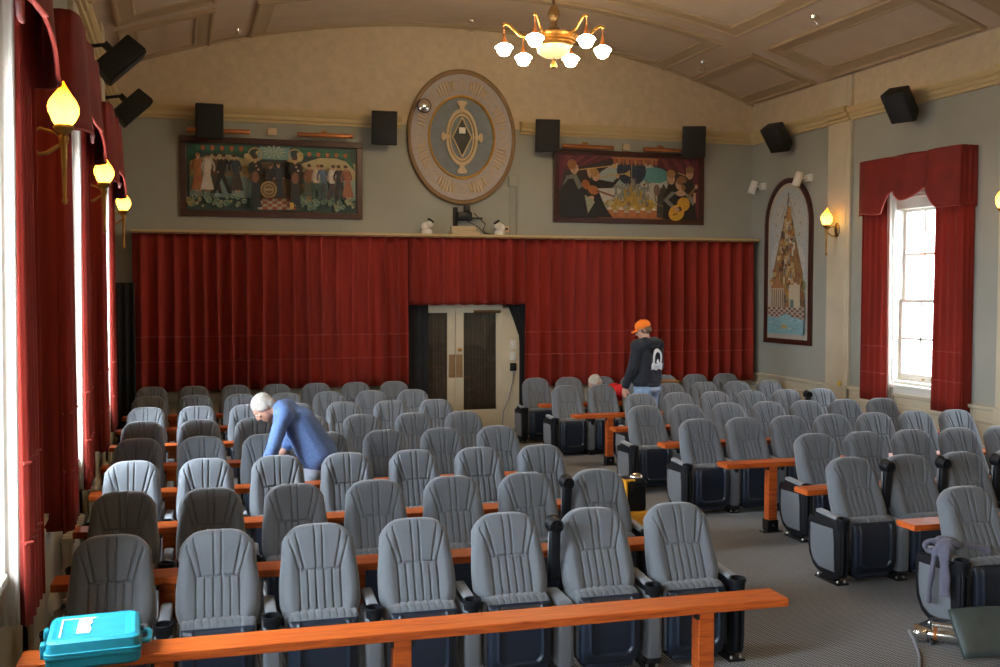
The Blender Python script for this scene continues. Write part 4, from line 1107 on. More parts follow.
for k in range(46):
    u = rp.uniform(350, 655); v = rp.uniform(max(262, 262 + abs(u - 508) * .75), 400); a.ell(X(u), Z(v), rp.uniform(.018, .04), rp.uniform(.02, .05), rp.choice([(.56, .36, .06), (.36, .22, .05), (.50, .42, .22), (.20, .12, .06), (.30, .30, .26)]))
for u, v, h in ((410, 345, .26), (448, 352, .26), (515, 300, .24), (575, 372, .34), (600, 300, .2), (540, 330, .24), (480, 330, .24)): figure(a, X(u), Z(v), h, (.24, .26, .25), (.18, .19, .19), rp.uniform(-.1, .1), .06, arm=((-.2, .08), (.2, .1)))
a.poly([(X(330), Z(432)), (X(680), Z(430)), (X(690), Z(465)), (X(300), Z(465))], (.33, .10, .03))
for k in range(5):
    u = 372 + 66 * k; a.ell(X(u), Z(415), .055, .055, (.56, .48, .36)); a.poly([(X(u - 20), Z(415)), (X(u + 20), Z(415)), (X(u + 24), Z(458)), (X(u - 24), Z(458))], (.42, .15, .05)); a.ell(X(u), Z(408), .025, .022, (.75, .70, .58))
# left players
a.poly([(X(85), Z(445)), (X(88), Z(280)), (X(125), Z(225)), (X(190), Z(215)), (X(235), Z(300)), (X(250), Z(400)), (X(225), Z(462)), (X(90), Z(462))], (.014, .014, .014)); a.poly([(X(95), Z(290)), (X(120), Z(220)), (X(175), Z(205)), (X(215), Z(280)), (X(190), Z(300)), (X(160), Z(235)), (X(130), Z(240))], (.17, .175, .14))
a.ell(X(165), Z(175), .075, .095, SKIN_P); a.ell(X(152), Z(152), .085, .085, (.30, .13, .035)); a.ell(X(182), Z(182), .03, .03, (.56, .34, .22))
a.poly([(X(235), Z(250)), (X(300), Z(235)), (X(390), Z(250)), (X(420), Z(215)), (X(428), Z(232)), (X(385), Z(285)), (X(300), Z(290)), (X(345), Z(400)), (X(390), Z(462)), (X(240), Z(462)), (X(270), Z(330))], (.014, .013, .012))
a.ell(X(290), Z(215), .075, .09, SKIN_P); a.ell(X(275), Z(195), .095, .08, (.40, .22, .06)); a.ell(X(415), Z(215), .04, .035, SKIN_P); a.ell(X(250), Z(200), .03, .09, SKIN_P, .3)
a.line([(X(195), Z(182)), (X(385), Z(152))], .018, (.52, .33, .10)); a.poly([(X(380), Z(158)), (X(405), Z(135)), (X(408), Z(168))], (.58, .38, .12)); a.line([(X(310), Z(222)), (X(465), Z(195))], .018, (.52, .33, .10)); a.poly([(X(455), Z(200)), (X(490), Z(172)), (X(490), Z(215))], (.58, .38, .12))
a.ell(X(232), Z(268), .07, .085, (.36, .11, .03), .5); a.ell(X(275), Z(300), .10, .075, (.40, .13, .035), -.4); a.line([(X(290), Z(300)), (X(395), Z(335))], .03, (.20, .07, .025)); a.ell(X(258), Z(355), .08, .045, SKIN_P, .6); a.poly([(X(225), Z(330)), (X(262), Z(350)), (X(285), Z(370)), (X(245), Z(440))], (.30, .31, .22))
# right players
a.poly([(X(650), Z(455)), (X(655), Z(320)), (X(690), Z(250)), (X(720), Z(300)), (X(700), Z(460))], (.05, .045, .03)); a.ringp(X(690), Z(330), .16, .022, (.20, .13, .06), 14, 1.6, 4.7); a.ell(X(650), Z(290), .06, .10, (.20, .13, .09))
a.poly([(X(690), Z(330)), (X(720), Z(250)), (X(775), Z(255)), (X(790), Z(350)), (X(700), Z(380))], (.018, .016, .016)); a.ell(X(735), Z(215), .075, .11, SKIN_P, .2); a.ell(X(735), Z(188), .085, .075, (.34, .19, .07))
a.poly([(X(690), Z(462)), (X(690), Z(345)), (X(735), Z(300)), (X(830), Z(298)), (X(880), Z(340)), (X(895), Z(462))], (.016, .015, .015)); a.poly([(X(690), Z(350)), (X(740), Z(295)), (X(770), Z(300)), (X(720), Z(345)), (X(760), Z(385)), (X(745), Z(400))], (.20, .20, .18)); a.poly([(X(815), Z(300)), (X(850), Z(310)), (X(890), Z(350)), (X(870), Z(380)), (X(835), Z(330))], (.20, .20, .18))
a.ell(X(795), Z(305), .10, .05, SKIN_P); a.line([(X(795), Z(300)), (X(790), Z(262))], .06, SKIN_P); a.ell(X(787), Z(250), .075, .095, SKIN_P); a.ell(X(800), Z(228), .10, .08, (.24, .12, .05)); a.ell(X(812), Z(262), .045, .08, (.24, .12, .05))
a.poly([(X(800), Z(245)), (X(860), Z(230)), (X(900), Z(290)), (X(870), Z(300))], (.025, .024, .02)); a.ell(X(850), Z(185), .07, .095, SKIN_P); a.ell(X(850), Z(160), .08, .065, (.26, .14, .06)); a.line([(X(775), Z(180)), (X(835), Z(200))], .016, (.45, .33, .14))
a.line([(X(800), Z(380)), (X(895), Z(255))], .035, (.26, .13, .04)); a.ell(X(812), Z(372), .125, .12, (.58, .30, .03), .5); a.ell(X(770), Z(425), .155, .135, (.62, .33, .03), .5); a.ell(X(788), Z(402), .045, .045, (.08, .04, .02)); a.ell(X(770), Z(403), .06, .035, SKIN_P, -.4); a.ell(X(890), Z(262), .03, .04, SKIN_P); a.line([(X(880), Z(300)), (X(880), Z(360))], .05, SKIN_P); a.line([(X(748), Z(440)), (X(775), Z(428))], .02, (.10, .05, .02))
picture('musicians_mural', 'framed mural of musicians with trumpets and a yellow guitar', 'mural', (7.455, YB, 4.01), 0, 2.82, 1.23, .09, a, 'framed murals on the back wall')
# --- arched painting on the right-hand wall
t = thing('arched_painting', 'tall arched painting of a tower of golden houses above water', 'painting', (XR, 15.29, 1.345), -PI / 2)
AW, AS, AT = .70, 2.02, 2.79
def arch(w, s, tp, n=24, z0=0): return [(w, z0)] + [(w * math.cos(PI * i / n), s + (tp - s) * math.sin(PI * i / n)) for i in range(n + 1)] + [(-w, z0)]
o_, i_ = arch(AW, AS, AT), arch(AW - .085, AS, AT - .085, z0=.085)
mb = MB(); n = len(o_)
mb.add([(x, 0, z) for x, z in o_] + [(x, -.05, z) for x, z in o_] + [(x, -.06, z * 1.0) for x, z in [((a_[0] + b_[0]) / 2, (a_[1] + b_[1]) / 2) for a_, b_ in zip(o_, i_)]] + [(x, -.045, z) for x, z in i_] + [(x, -.012, z) for x, z in i_],
       [(j * n + k, j * n + (k + 1) % n, (j + 1) * n + (k + 1) % n, (j + 1) * n + k) for j in range(4) for k in range(n)])
mb.build('frame', M_['dark_wood'], t, angle=30)
a = Art(); a.poly(arch(AW - .06, AS, AT - .06, z0=.06), (.50, .44, .36)); a.poly(arch(AW - .15, AS - .02, AT - .16, z0=.16), (.42, .47, .47))
a.ell(0, AS - .02, .50, .50, (.50, .50, .46)); a.ringp(0, AS, .44, .02, (.40, .44, .44), 30); 
for k in range(12): a.ell(.37 * math.cos(k * PI / 6), AS + .37 * math.sin(k * PI / 6), .03, .035, (.42, .38, .30))
a.ell(-.30, 1.45, .2, .28, (.55, .54, .50)); a.ell(.32, 1.35, .18, .3, (.55, .54, .50)); a.ell(-.38, .95, .12, .1, (.20, .24, .12)); a.ell(.42, .98, .12, .1, (.20, .24, .12))
a.line([(0, AT - .25), (-.03, 2.2)], .03, (.06, .05, .05)); a.line([(.0, 2.48), (-.2, 2.12)], .012, (.25, .17, .1)); a.line([(.0, 2.48), (.2, 2.12)], .012, (.25, .17, .1))
a.poly([(-.52, .62), (.52, .62), (.44, 1.2), (.20, 1.85), (.03, 2.32), (-.03, 2.32), (-.22, 1.85), (-.46, 1.2)], (.30, .19, .09))
pal = [(.48, .28, .07), (.55, .42, .22), (.58, .52, .42), (.30, .13, .06), (.25, .27, .24), (.40, .20, .06), (.16, .10, .06), (.50, .36, .16)]
for k in range(150):
    z = 2.25 - 1.60 * (k / 150) ** .8; hw_ = .03 + .46 * sm(2.4, .55, z) if False else .03 + .46 * min(1, (2.32 - z) / 1.35)
    x = rp.uniform(-hw_, hw_); w_ = rp.uniform(.02, .055); h_ = rp.uniform(.05, .15); c = rp.choice(pal)
    a.poly([(x - w_, z - h_), (x + w_, z - h_), (x + w_, z), (x - w_, z)], c)
    if k % 3 == 0: a.poly([(x - w_ * 1.2, z), (x + w_ * 1.2, z), (x, z + w_ * 1.6)], rp.choice([(.36, .13, .05), (.22, .22, .20), (.45, .22, .06)]))
    if k % 2 == 0: a.poly([(x - .008, z - h_ * .7), (x + .008, z - h_ * .7), (x + .008, z - h_ * .35), (x - .008, z - h_ * .35)], (.06, .045, .04))
a.poly([(-.46, .58), (-.06, .58), (-.06, .95), (-.26, 1.12), (-.46, .95)], (.50, .42, .30)); a.poly([(-.48, .94), (-.04, .94), (-.26, 1.15)], (.42, .20, .08))
for k in range(6): a.poly([(-.43 + .065 * k, .60), (-.40 + .065 * k, .60), (-.40 + .065 * k, .92), (-.43 + .065 * k, .92)], (.22, .15, .10))
a.poly([(.10, .56), (.42, .56), (.42, 1.0), (.10, 1.0)], (.56, .48, .34)); a.poly([(.14, .58), (.24, .58), (.24, .75), (.14, .75)], (.12, .18, .16))
for j in range(5):
    for k in range(14):
        x = -.53 + .078 * k; z = .42 + .04 * j
        if abs(x + .02) > .12 or j > 1: a.poly([(x, z), (x + .075, z), (x + .075, z + .036), (x, z + .036)], (.50, .42, .34) if (j + k) % 2 else (.20, .09, .06))
a.poly([(-.54, .17), (.54, .17), (.54, .42), (.2, .46), (.0, .52), (-.2, .44), (-.54, .46)], (.24, .42, .45))
for k in range(18): x = rp.uniform(-.5, .42); z = rp.uniform(.2, .42); a.line([(x, z), (x + .05, z + .015), (x + .1, z)], .014, rp.choice([(.50, .58, .58), (.14, .30, .34)]))
a.poly([(-.12, .26), (.10, .26), (.06, .33), (-.10, .33)], (.45, .36, .16))
a.mb.build('canvas', M_['paintwork'], t, smooth=False, loc=(0, -.020, 0))
mb = MB(); mb.prism(arch(AW - .03, AS, AT - .03, z0=.03), -.018, -.002); mb.build('panel', M_['dark_wood'], t, smooth=False)
# ------------------------------------------------------------------ people
V = Vector
def flesh(mb, name, m, parent=None, voxel=.011, it=6, loc=(0, 0, 0), rz=0.0):
    o = mb.build(name, m, parent, loc=loc, rz=rz)
    r = o.modifiers.new('skin', 'REMESH'); r.mode = 'VOXEL'; r.voxel_size = voxel; r.use_smooth_shade = True
    s = o.modifiers.new('soft', 'SMOOTH'); s.factor = .5; s.iterations = it
    return o
def chain(mb, pts, rs):
    for (a, b), (ra, rb) in zip(zip(pts, pts[1:]), zip(rs, rs[1:])): mb.capsule(a, b, ra, rb)
def torso(mb, pel, che, nek, shl, shr, lat, g=0.0, belly=0.0):
    """pelvis centre, chest centre, neck base, shoulder joints, sideways unit vector"""
    for s in (-1, 1):
        mb.capsule(pel + lat * s * .072, che + lat * s * .078, .108 + g + belly, .112 + g)
        mb.capsule(che + lat * s * .075, nek + lat * s * .045 - (nek - che) * .25, .105 + g, .062 + g)
    mb.capsule(pel - lat * .05, pel + lat * .05, .115 + g + belly, .115 + g + belly)
    mb.capsule(shl, nek - lat * .05 - (nek - che) * .18, .062 + g, .06 + g); mb.capsule(shr, nek + lat * .05 - (nek - che) * .18, .062 + g, .06 + g)
def hand(mb, wrist, d, n, side, curl=.35):
    """d along the fingers, n the way the palm faces, side +-1 puts the thumb on that side"""
    d = d.normalized(); n = (n - d * n.dot(d)).normalized(); l = d.cross(n) * side
    for k, (off, L, base) in enumerate(((.030, .072, .085), (.010, .080, .092), (-.010, .074, .090), (-.029, .058, .083))):
        kn = wrist + d * base + l * off
        mb.capsule(wrist + l * off * .55, kn, .017, .0125)
        p = kn; ang = curl * (.6 + .2 * k)
        for q, s in enumerate((.45, .31, .24)):
            ang2 = ang * (q + .6)
            e = p + (d * math.cos(ang2) + n * math.sin(ang2)) * (L * s) + l * (off * .10)
            mb.capsule(p, e, .0092 - .0008 * q, .0086 - .0008 * q); p = e
    t0 = wrist + d * .025 + l * .024; t1 = t0 + (d * .55 + l * .65 + n * .35) * .045; t2 = t1 + (d * .85 + l * .25 + n * .3) * .033
    t3 = t2 + (d * .95 + n * .25) * .025
    mb.capsule(t0, t1, .016, .012); mb.capsule(t1, t2, .0115, .010); mb.capsule(t2, t3, .010, .008)
def head_shape(mb, M):
    """M places a head whose centre is the origin, face toward +y"""
    mb.ball((0, -.010, .030), (.076, .096, .088), 20, M=M); mb.ball((0, .022, -.035), (.060, .068, .078), 18, M=M); mb.ball((0, .058, -.088), (.028, .026, .022), 12, M=M)
    q = lambda *p: M @ V(p)
    mb.capsule(q(0, .088, .022), q(0, .108, -.024), .010, .015); mb.capsule(q(-.012, .096, -.028), q(.012, .096, -.028), .010, .010)
    mb.capsule(q(-.034, .078, .030), q(.034, .078, .030), .014, .014); mb.capsule(q(-.018, .084, -.058), q(.018, .084, -.058), .008, .008); mb.capsule(q(-.016, .083, -.068), q(.016, .083, -.068), .008, .008)
    for s in (-1, 1):
        mb.ball((s * .078, -.008, -.008), (.010, .020, .033), 12, M=M @ RZ(s * -.3)); mb.ball((s * .042, .062, -.015), (.022, .022, .02), 10, M=M)
def eyes(parent, M):
    for s in (-1, 1):
        e = MB(); e.ball((s * .031, .079, .010), (.012, .010, .009), 12, M=M); e.build('eye', M_['white_print'], parent)
        e = MB(); e.ball((s * .031, .087, .010), (.0055, .004, .0055), 10, M=M); e.build('iris', M_['hair_brown'], parent)
def legs(mb, hips, knees, ankles, toes, g=0.0, foot=True):
    for h, k, a, t in zip(hips, knees, ankles, toes):
        chain(mb, [h, k, a], [.088 + g, .058 + g, .042 + g + (.012 if g else 0)])
        mb.capsule(k * .6 + a * .4 + V((0, 0, .0)), a * .6 + k * .4, .055 + g, .046 + g)
        if foot: mb.capsule(a + (a - t) * .15 - V((0, 0, .035)), t, .036, .030)
def shoes(parent, ankles, toes, m):
    for a, t in zip(ankles, toes):
        f = MB(); f.capsule(a + (a - t) * .25 - V((0, 0, .035)), t, .046, .042); f.capsule(a + V((0, 0, .0)), a - V((0, 0, .03)), .05, .05)
        f.box((min(a.x, t.x) - .04, min(a.y, t.y) - .05, .0), (max(a.x, t.x) + .04, max(a.y, t.y) + .04, .03), bev=.01)
        flesh(f, 'shoe', m, parent, .010, 4)

# --- the man in the orange cap, seen from behind his left shoulder
lat = V((1, 0, 0))
pel, che, nek = V((0, -.01, .97)), V((0, .0, 1.30)), V((0, -.015, 1.535)); shl, shr = V((-.195, -.01, 1.47)), V((.195, -.01, 1.47))
hips = [V((-.092, 0, .95)), V((.092, 0, .95))]; knees = [V((-.11, .03, .51)), V((.12, .02, .51))]; ank = [V((-.12, -.02, .085)), V((.13, -.04, .085))]; toes = [V((-.14, .15, .035)), V((.16, .13, .035))]
armL = [shl, V((-.275, .005, 1.185)), V((-.265, .13, .95))]; armR = [shr, V((.265, .02, 1.19)), V((.235, .19, .99))]
HM = T(-.02, .045, 1.672) @ RZ(R(32)) @ RX(R(-20))
mb = MB(); torso(mb, pel, che, nek, shl, shr, lat); legs(mb, hips, knees, ank, toes)
chain(mb, armL, [.052, .042, .031]); chain(mb, armR, [.052, .042, .031]); mb.capsule(nek - V((0, .0, .06)), V((-.01, .03, 1.63)), .062, .056); head_shape(mb, HM)
hand(mb, armL[2] + V((.002, .01, -.02)), V((.03, .18, -1)), V((1, .1, 0)), 1, .35); hand(mb, armR[2] + V((-.002, .012, -.018)), V((-.03, .3, -1)), V((-1, .1, 0)), -1, .35)
man = flesh(mb, 'person', M_['skin'], None, .0085, 3, loc=(6.21, 13.13, FL), rz=R(23)); man.scale = (1.055, 1.055, 1.055)
tag(man, 'person in an orange cap and dark hoodie standing behind the far seats, looking down', 'person')
eyes(man, HM)
h = MB(); torso(h, pel + V((0, 0, .075)), che, nek, shl, shr, lat, .034, .006); chain(h, armL[:2] + [V((-.268, .118, .975))], [.074, .066, .056]); chain(h, armR[:2] + [V((.238, .175, 1.015))], [.074, .066, .056])
h.capsule(V((-.10, -.07, 1.535)), V((.10, -.07, 1.535)), .048, .048); h.capsule(V((-.07, -.10, 1.51)), V((.07, -.10, 1.51)), .06, .06); h.capsule(V((-.09, -.05, 1.56)), V((-.075, .05, 1.52)), .036, .03); h.capsule(V((.09, -.05, 1.56)), V((.075, .05, 1.52)), .036, .03)
h.capsule(V((-.10, 0, 1.02)), V((.10, 0, 1.02)), .130, .130); h.ball((0, -.01, .955), (.215, .160, .05), 16)
hd = flesh(h, 'hoodie', M_['hoodie'], man, .012, 6)
for arm in (armL, armR):
    c = MB(); e = arm[2]; dirv = (arm[2] - arm[1]).normalized(); c.tube([e - dirv * .035, e - dirv * .02, e + dirv * .015, e + dirv * .025], [.050, .054, .052, .044], 16); c.build('cuff', M_['hoodie'], hd)
t_ = MB(); t_.ball((0, -.010, .905), (.205, .158, .06), 20); flesh(t_, 'tee_hem', M_['tee'], man, .012, 3)
j = MB(); legs(j, hips, knees, [a + V((0, 0, -.02)) for a in ank], toes, .022, False); j.capsule(V((-.075, -.01, .93)), V((.075, -.01, .93)), .128, .128); j.ball((-.08, -.06, .90), (.10, .09, .10)); j.ball((.08, -.06, .90), (.10, .09, .10))
flesh(j, 'jeans', M_['jeans'], man, .012, 5); shoes(man, ank, toes, M_['black_metal'])
hr = MB(); hr.ball((0, -.028, .005), (.080, .088, .075), 20, M=HM); flesh(hr, 'hair', M_['hair_brown'], man, .009, 2)
cp = MB(); cp.lathe([(.087, .030), (.089, .055), (.083, .085), (.068, .112), (.040, .130), (.012, .136), (0, .136)], 28, HM @ T(0, -.010, 0), sy=1.17)
cp.grid(15, 6, lambda u, v: V(((2 * u - 1) * .074 * (1 - .25 * v * v), .085 + (.075 * math.sqrt(max(0, 1 - .75 * (2 * u - 1) ** 2)) + .004) * v - .035 * (2 * u - 1) ** 2 * (1 - v), .036 - .012 * v - .02 * (2 * u - 1) ** 2)), M=HM)
cp.lathe([(.008, .135), (.010, .142), (0, .145)], 10, HM @ T(0, -.010, 0))
c_ = cp.build('baseball_cap', M_['orange'], man, angle=60); solid(c_, .005, 1)
# print on the back of the hoodie: a hooded shape with a dark figure above a block of lettering
def onback(x, z):                                                    # height of the cloth behind the back
    return -.150 - .012 * math.cos(x * 9) - .012 * sm(1.15, 1.35, z) + .035 * sm(1.36, 1.50, z)
pr_ = MB()
def patch(fn, nu, nv, off, m):
    q = MB(); q.grid(nu, nv, lambda u, v: (lambda p: V((p[0], onback(p[0], p[1]) - off, p[1])))(fn(u, v))); o = q.build('back_print', m, hd); solid(o, .003, 1); return o
def archfn(u, v):
    a = PI * u; r = .052 + .034 * v
    return (.01 - math.cos(a) * r, 1.33 + (math.sin(a) * r * 1.25 if 0 < u < 1 else 0))
patch(archfn, 24, 4, .008, M_['white_print'])
for s in (-1, 1): patch(lambda u, v, s=s: (.01 + s * (.052 + .034 * u), 1.24 + .095 * v), 4, 6, .008, M_['white_print'])
patch(lambda u, v: (.01 - .105 + .21 * u, 1.165 + .085 * v + .008 * math.sin(u * 12)), 14, 5, .009, M_['white_print'])
patch(lambda u, v: (.01 - .055 + .11 * u, 1.195 + .022 * v), 8, 3, .013, M_['tee'])
patch(lambda u, v: (.01 - .022 + .044 * u, 1.255 + .05 * v * math.sin(PI * (u * .8 + .1))), 8, 5, .010, M_['white_print'])

# --- the grey-haired man bending over the rows in a blue shirt
hips = [V((-.085, 0, .80)), V((.085, 0, .80))]; pel = V((0, 0, .82)); che = V((.0, .17, 1.10)); nek = V((.0, .33, 1.24)); lat = V((1, 0, 0))
shl, shr = V((-.20, .29, 1.20)), V((.20, .29, 1.21))
knees = [V((-.12, .16, .45)), V((.12, .10, .44))]; ank = [V((-.13, -.02, .085)), V((.13, -.10, .085))]; toes = [V((-.14, .15, .035)), V((.14, .07, .035))]
armL = [shl, V((-.30, .36, .96)), V((-.26, .44, .76))]; armR = [shr, V((.31, .22, 1.00)), V((.27, .34, .80))]
HM = T(.0, .47, 1.235) @ RX(R(-52))
mb = MB(); torso(mb, pel, che, nek, shl, shr, lat, 0, .02); legs(mb, hips, knees, ank, toes)
chain(mb, armL, [.050, .041, .031]); chain(mb, armR, [.050, .041, .031]); mb.capsule(nek - V((0, .05, .03)), V((0, .42, 1.235)), .064, .058); head_shape(mb, HM)
hand(mb, armL[2] + V((0, .01, -.02)), V((.0, .25, -1)), V((.5, .5, 0)), 1, .4); hand(mb, armR[2] + V((0, 0, -.02)), V((.2, .1, -1)), V((0, .6, -.2)), -1, .4)
g = flesh(mb, 'person', M_['skin'], None, .0085, 3, loc=(1.20, 9.34, FL), rz=R(80)); g.scale = (1.04, 1.04, 1.04)
tag(g, 'grey-haired person in a blue shirt bending over among the window side seats', 'person')
eyes(g, HM)
h = MB(); torso(h, pel + V((0, .02, .01)), che, nek, shl, shr, lat, .026, .03); chain(h, armL[:2] + [armL[1] * .45 + armL[2] * .55], [.070, .060, .055]); chain(h, armR[:2] + [armR[1] * .35 + armR[2] * .65], [.070, .060, .055])
h.capsule(nek + V((-.06, -.0, .0)), nek + V((.06, .0, .0)), .062, .062); h.ball((0, -.01, .80), (.205, .165, .10), 16)
flesh(h, 'shirt', M_['shirt'], g, .012, 5)
j = MB(); legs(j, hips, knees, [a + V((0, 0, -.02)) for a in ank], toes, .022, False); j.capsule(V((-.075, -.01, .79)), V((.075, -.01, .79)), .128, .128)
flesh(j, 'trousers', M_['pale_jeans'], g, .012, 5); shoes(g, ank, toes, M_['black_metal'])
hr = MB(); hr.ball((0, -.020, .042), (.086, .100, .086), 20, M=HM); hr.ball((0, -.060, -.01), (.074, .055, .07), 16, M=HM)
for s in (-1, 1): hr.ball((s * .066, -.02, .012), (.022, .05, .04), 12, M=HM)
flesh(hr, 'hair', M_['hair_grey'], g, .009, 2)

# --- the person in red bending behind the far seats
hips = [V((-.085, 0, .61)), V((.085, 0, .61))]; pel = V((0, 0, .63)); che = V((0, .27, .735)); nek = V((0, .46, .765)); shl, shr = V((-.19, .43, .72)), V((.19, .43, .72))
knees = [V((-.15, .36, .50)), V((.15, .36, .50))]; ank = [V((-.13, .10, .085)), V((.13, .10, .085))]; toes = [V((-.14, .27, .035)), V((.14, .27, .035))]
armL = [shl, V((-.24, .55, .47)), V((-.16, .68, .33))]; armR = [shr, V((.24, .55, .47)), V((.16, .66, .33))]
HM = T(0, .60, .875) @ RX(R(-40))
mb = MB(); torso(mb, pel, che, nek, shl, shr, lat); legs(mb, hips, knees, ank, toes)
chain(mb, armL, [.047, .038, .029]); chain(mb, armR, [.047, .038, .029]); mb.capsule(nek - V((0, .06, 0)), V((0, .56, .82)), .058, .052); head_shape(mb, HM)
hand(mb, armL[2], V((.1, .4, -1)), V((.5, 0, .2)), 1, .4); hand(mb, armR[2], V((-.1, .4, -1)), V((-.5, 0, .2)), -1, .4)
p3 = flesh(mb, 'person', M_['skin'], None, .0085, 3, loc=(6.60, 14.40, FL), rz=R(88)); p3.scale = (1.05, 1.05, 1.05)
tag(p3, 'person in a bright red top stooping behind the far seats beside the hoodie wearer', 'person')
eyes(p3, HM)
h = MB(); torso(h, pel, che, nek, shl, shr, lat, .022); chain(h, armL[:2] + [armL[1] * .7 + armL[2] * .3], [.066, .055, .05]); chain(h, armR[:2] + [armR[1] * .7 + armR[2] * .3], [.066, .055, .05]); flesh(h, 'red_top', M_['red_top'], p3, .012, 5)
j = MB(); legs(j, hips, knees, [a + V((0, 0, -.02)) for a in ank], toes, .02, False); j.capsule(V((-.075, -.01, .60)), V((.075, -.01, .60)), .125, .125); flesh(j, 'trousers', M_['hoodie'], p3, .012, 5); shoes(p3, ank, toes, M_['black_metal'])
hr = MB(); hr.ball((0, -.020, .040), (.084, .100, .084), 20, M=HM); hr.ball((0, -.058, -.01), (.072, .052, .07), 16, M=HM); flesh(hr, 'hair', M_['hair_grey'], p3, .009, 2)
# ------------------------------------------------------------------ things lying about
# teal tool case on the end of the front counter
t = thing('tool_case', 'teal plastic power tool case on the window end of the front counter', 'tool case', (-.385, 5.04, .621), R(2))
def rr(hx, hy, r, n=5):
    return [(sx * (hx - r) + r * math.cos(a), sy * (hy - r) + r * math.sin(a)) for sx, sy, a0 in ((1, 1, 0), (-1, 1, PI / 2), (-1, -1, PI), (1, -1, 1.5 * PI)) for a in [a0 + PI / 2 * k / n for k in range(n + 1)]]
def slab(mb, rings):
    n = len(rings[0][0]); vs = [(x, y, z) for pts, z in rings for x, y in pts]
    mb.add(vs, [(j * n + k, j * n + (k + 1) % n, (j + 1) * n + (k + 1) % n, (j + 1) * n + k) for j in range(len(rings) - 1) for k in range(n)] + [tuple(range(n))[::-1], tuple((len(rings) - 1) * n + k for k in range(n))])
HX, HY = .205, .205
mb = MB(); slab(mb, [(rr(HX - .02, HY - .02, .03), 0), (rr(HX - .008, HY - .008, .035), .012), (rr(HX - .004, HY - .004, .035), .05), (rr(HX, HY, .035), .053), (rr(HX, HY, .035), .062)]); mb.build('lower_shell', M_['teal'], t, angle=30)
mb = MB(); slab(mb, [(rr(HX, HY, .035), .064), (rr(HX, HY, .035), .075), (rr(HX - .006, HY - .006, .035), .078), (rr(HX - .012, HY - .012, .035), .118), (rr(HX - .03, HY - .03, .03), .130), (rr(HX - .04, HY - .04, .03), .130), (rr(HX - .046, HY - .046, .03), .127)])
li = mb.build('lid', M_['teal'], t, angle=30)
mb = MB()
for k in range(22):
    y = -.13 + .26 * k / 21; mb.tube([(-.10, y, .127), (.13, y, .127)], .0022, 4)
mb.build('lid_ribs', M_['teal'], li)
mb = MB(); mb.box((-.145, -.13, .1275), (-.138, .13, .131)); mb.box((-.145, .12, .1275), (.0, .126, .131)); mb.build('white_groove', M_['white_print'], li, smooth=False)
mb = MB(); mb.add([(-.075, -.10, .1300), (-.02, -.105, .1300), (-.012, -.05, .1300), (-.022, .0, .1300), (-.008, .05, .1300), (-.018, .09, .1300), (.012, .115, .1300), (-.07, .11, .1300)], [tuple(range(8))]); la = mb.build('white_sticker', M_['white_print'], li, smooth=False); solid(la, .0015, 1)
for y in (-.10, .10):
    mb = MB(); mb.box((-HX - .018, y - .03, .035), (-HX + .004, y + .03, .10), bev=.006); mb.build('latch', M_['teal'], t)
mb = MB(); mb.tube([(HX - .01, -.075, .058), (HX + .028, -.07, .058), (HX + .034, -.05, .058), (HX + .034, .05, .058), (HX + .028, .07, .058), (HX - .01, .075, .058)], .014, 10); mb.build('carry_handle', M_['teal'], t)
mb = MB(); mb.lathe([(0, 0), (.016, 0), (.018, .012), (0, .014)], 14, T(HX - .006, 0, .10) @ RY(PI / 2)); mb.build('catch', M_['black_metal'], t)
# knitted top tied round the armrest of the nearest aisle seat
ax, ay = 5.265 - .2685, 5.79
def ribbon(mb, pts, w, th, n=10, twist=0):
    pts = [V(p) for p in pts]
    fine = []
    for i in range(len(pts) - 1):
        for k in range(6):
            q = k / 6; p0 = pts[max(i - 1, 0)]; p1 = pts[i]; p2 = pts[i + 1]; p3 = pts[min(i + 2, len(pts) - 1)]
            fine.append(.5 * ((2 * p1) + (p2 - p0) * q + (2 * p0 - 5 * p1 + 4 * p2 - p3) * q * q + (3 * p1 - p0 - 3 * p2 + p3) * q ** 3))
    fine.append(pts[-1])
    m = len(fine); rs = [th * (.9 + .12 * math.sin(i * .7)) for i in range(m)]
    mb.tube(fine, rs, n + 4, flat=w / th)
mb = MB()
t = thing('knitted_top', 'grey lavender knitted top tied over the armrest of the nearest aisle seat', 'clothing', (ax, ay, .50))
def rib(name, pts, w, th):
    q = MB(); ribbon(q, pts, w, th); return q
q = MB()
ribbon(q, [(-.03, -.03, .030), (-.075, -.02, .05), (-.095, .0, .0), (-.095, .03, -.12), (-.10, .05, -.25), (-.098, .06, -.36)], .036, .022)
ribbon(q, [(-.02, -.06, .035), (-.06, -.06, .055), (-.085, -.07, .0), (-.088, -.08, -.12), (-.09, -.085, -.23), (-.088, -.09, -.28)], .042, .022)
ribbon(q, [(-.05, .0, .06), (-.11, .03, .075), (-.135, .06, .04), (-.115, .05, .0), (-.07, .01, .02)], .020, .020)
ribbon(q, [(-.06, .05, .04), (-.04, .03, .085), (.0, -.01, .075), (.03, -.03, .04)], .030, .024)
ribbon(q, [(-.04, -.02, .07), (.02, -.05, .065), (.06, -.02, .045), (.12, .0, .045), (.22, -.03, .02), (.30, -.06, .0)], .042, .026)
ribbon(q, [(-.05, .02, .05), (-.01, .0, .085), (.05, .02, .065), (.12, .06, .05), (.20, .09, .03)], .034, .022)
q.ball((-.045, -.02, .055), (.05, .05, .035))
o = flesh(q, 'knot_and_sleeves', M_['lavender'], t, .008, 4)
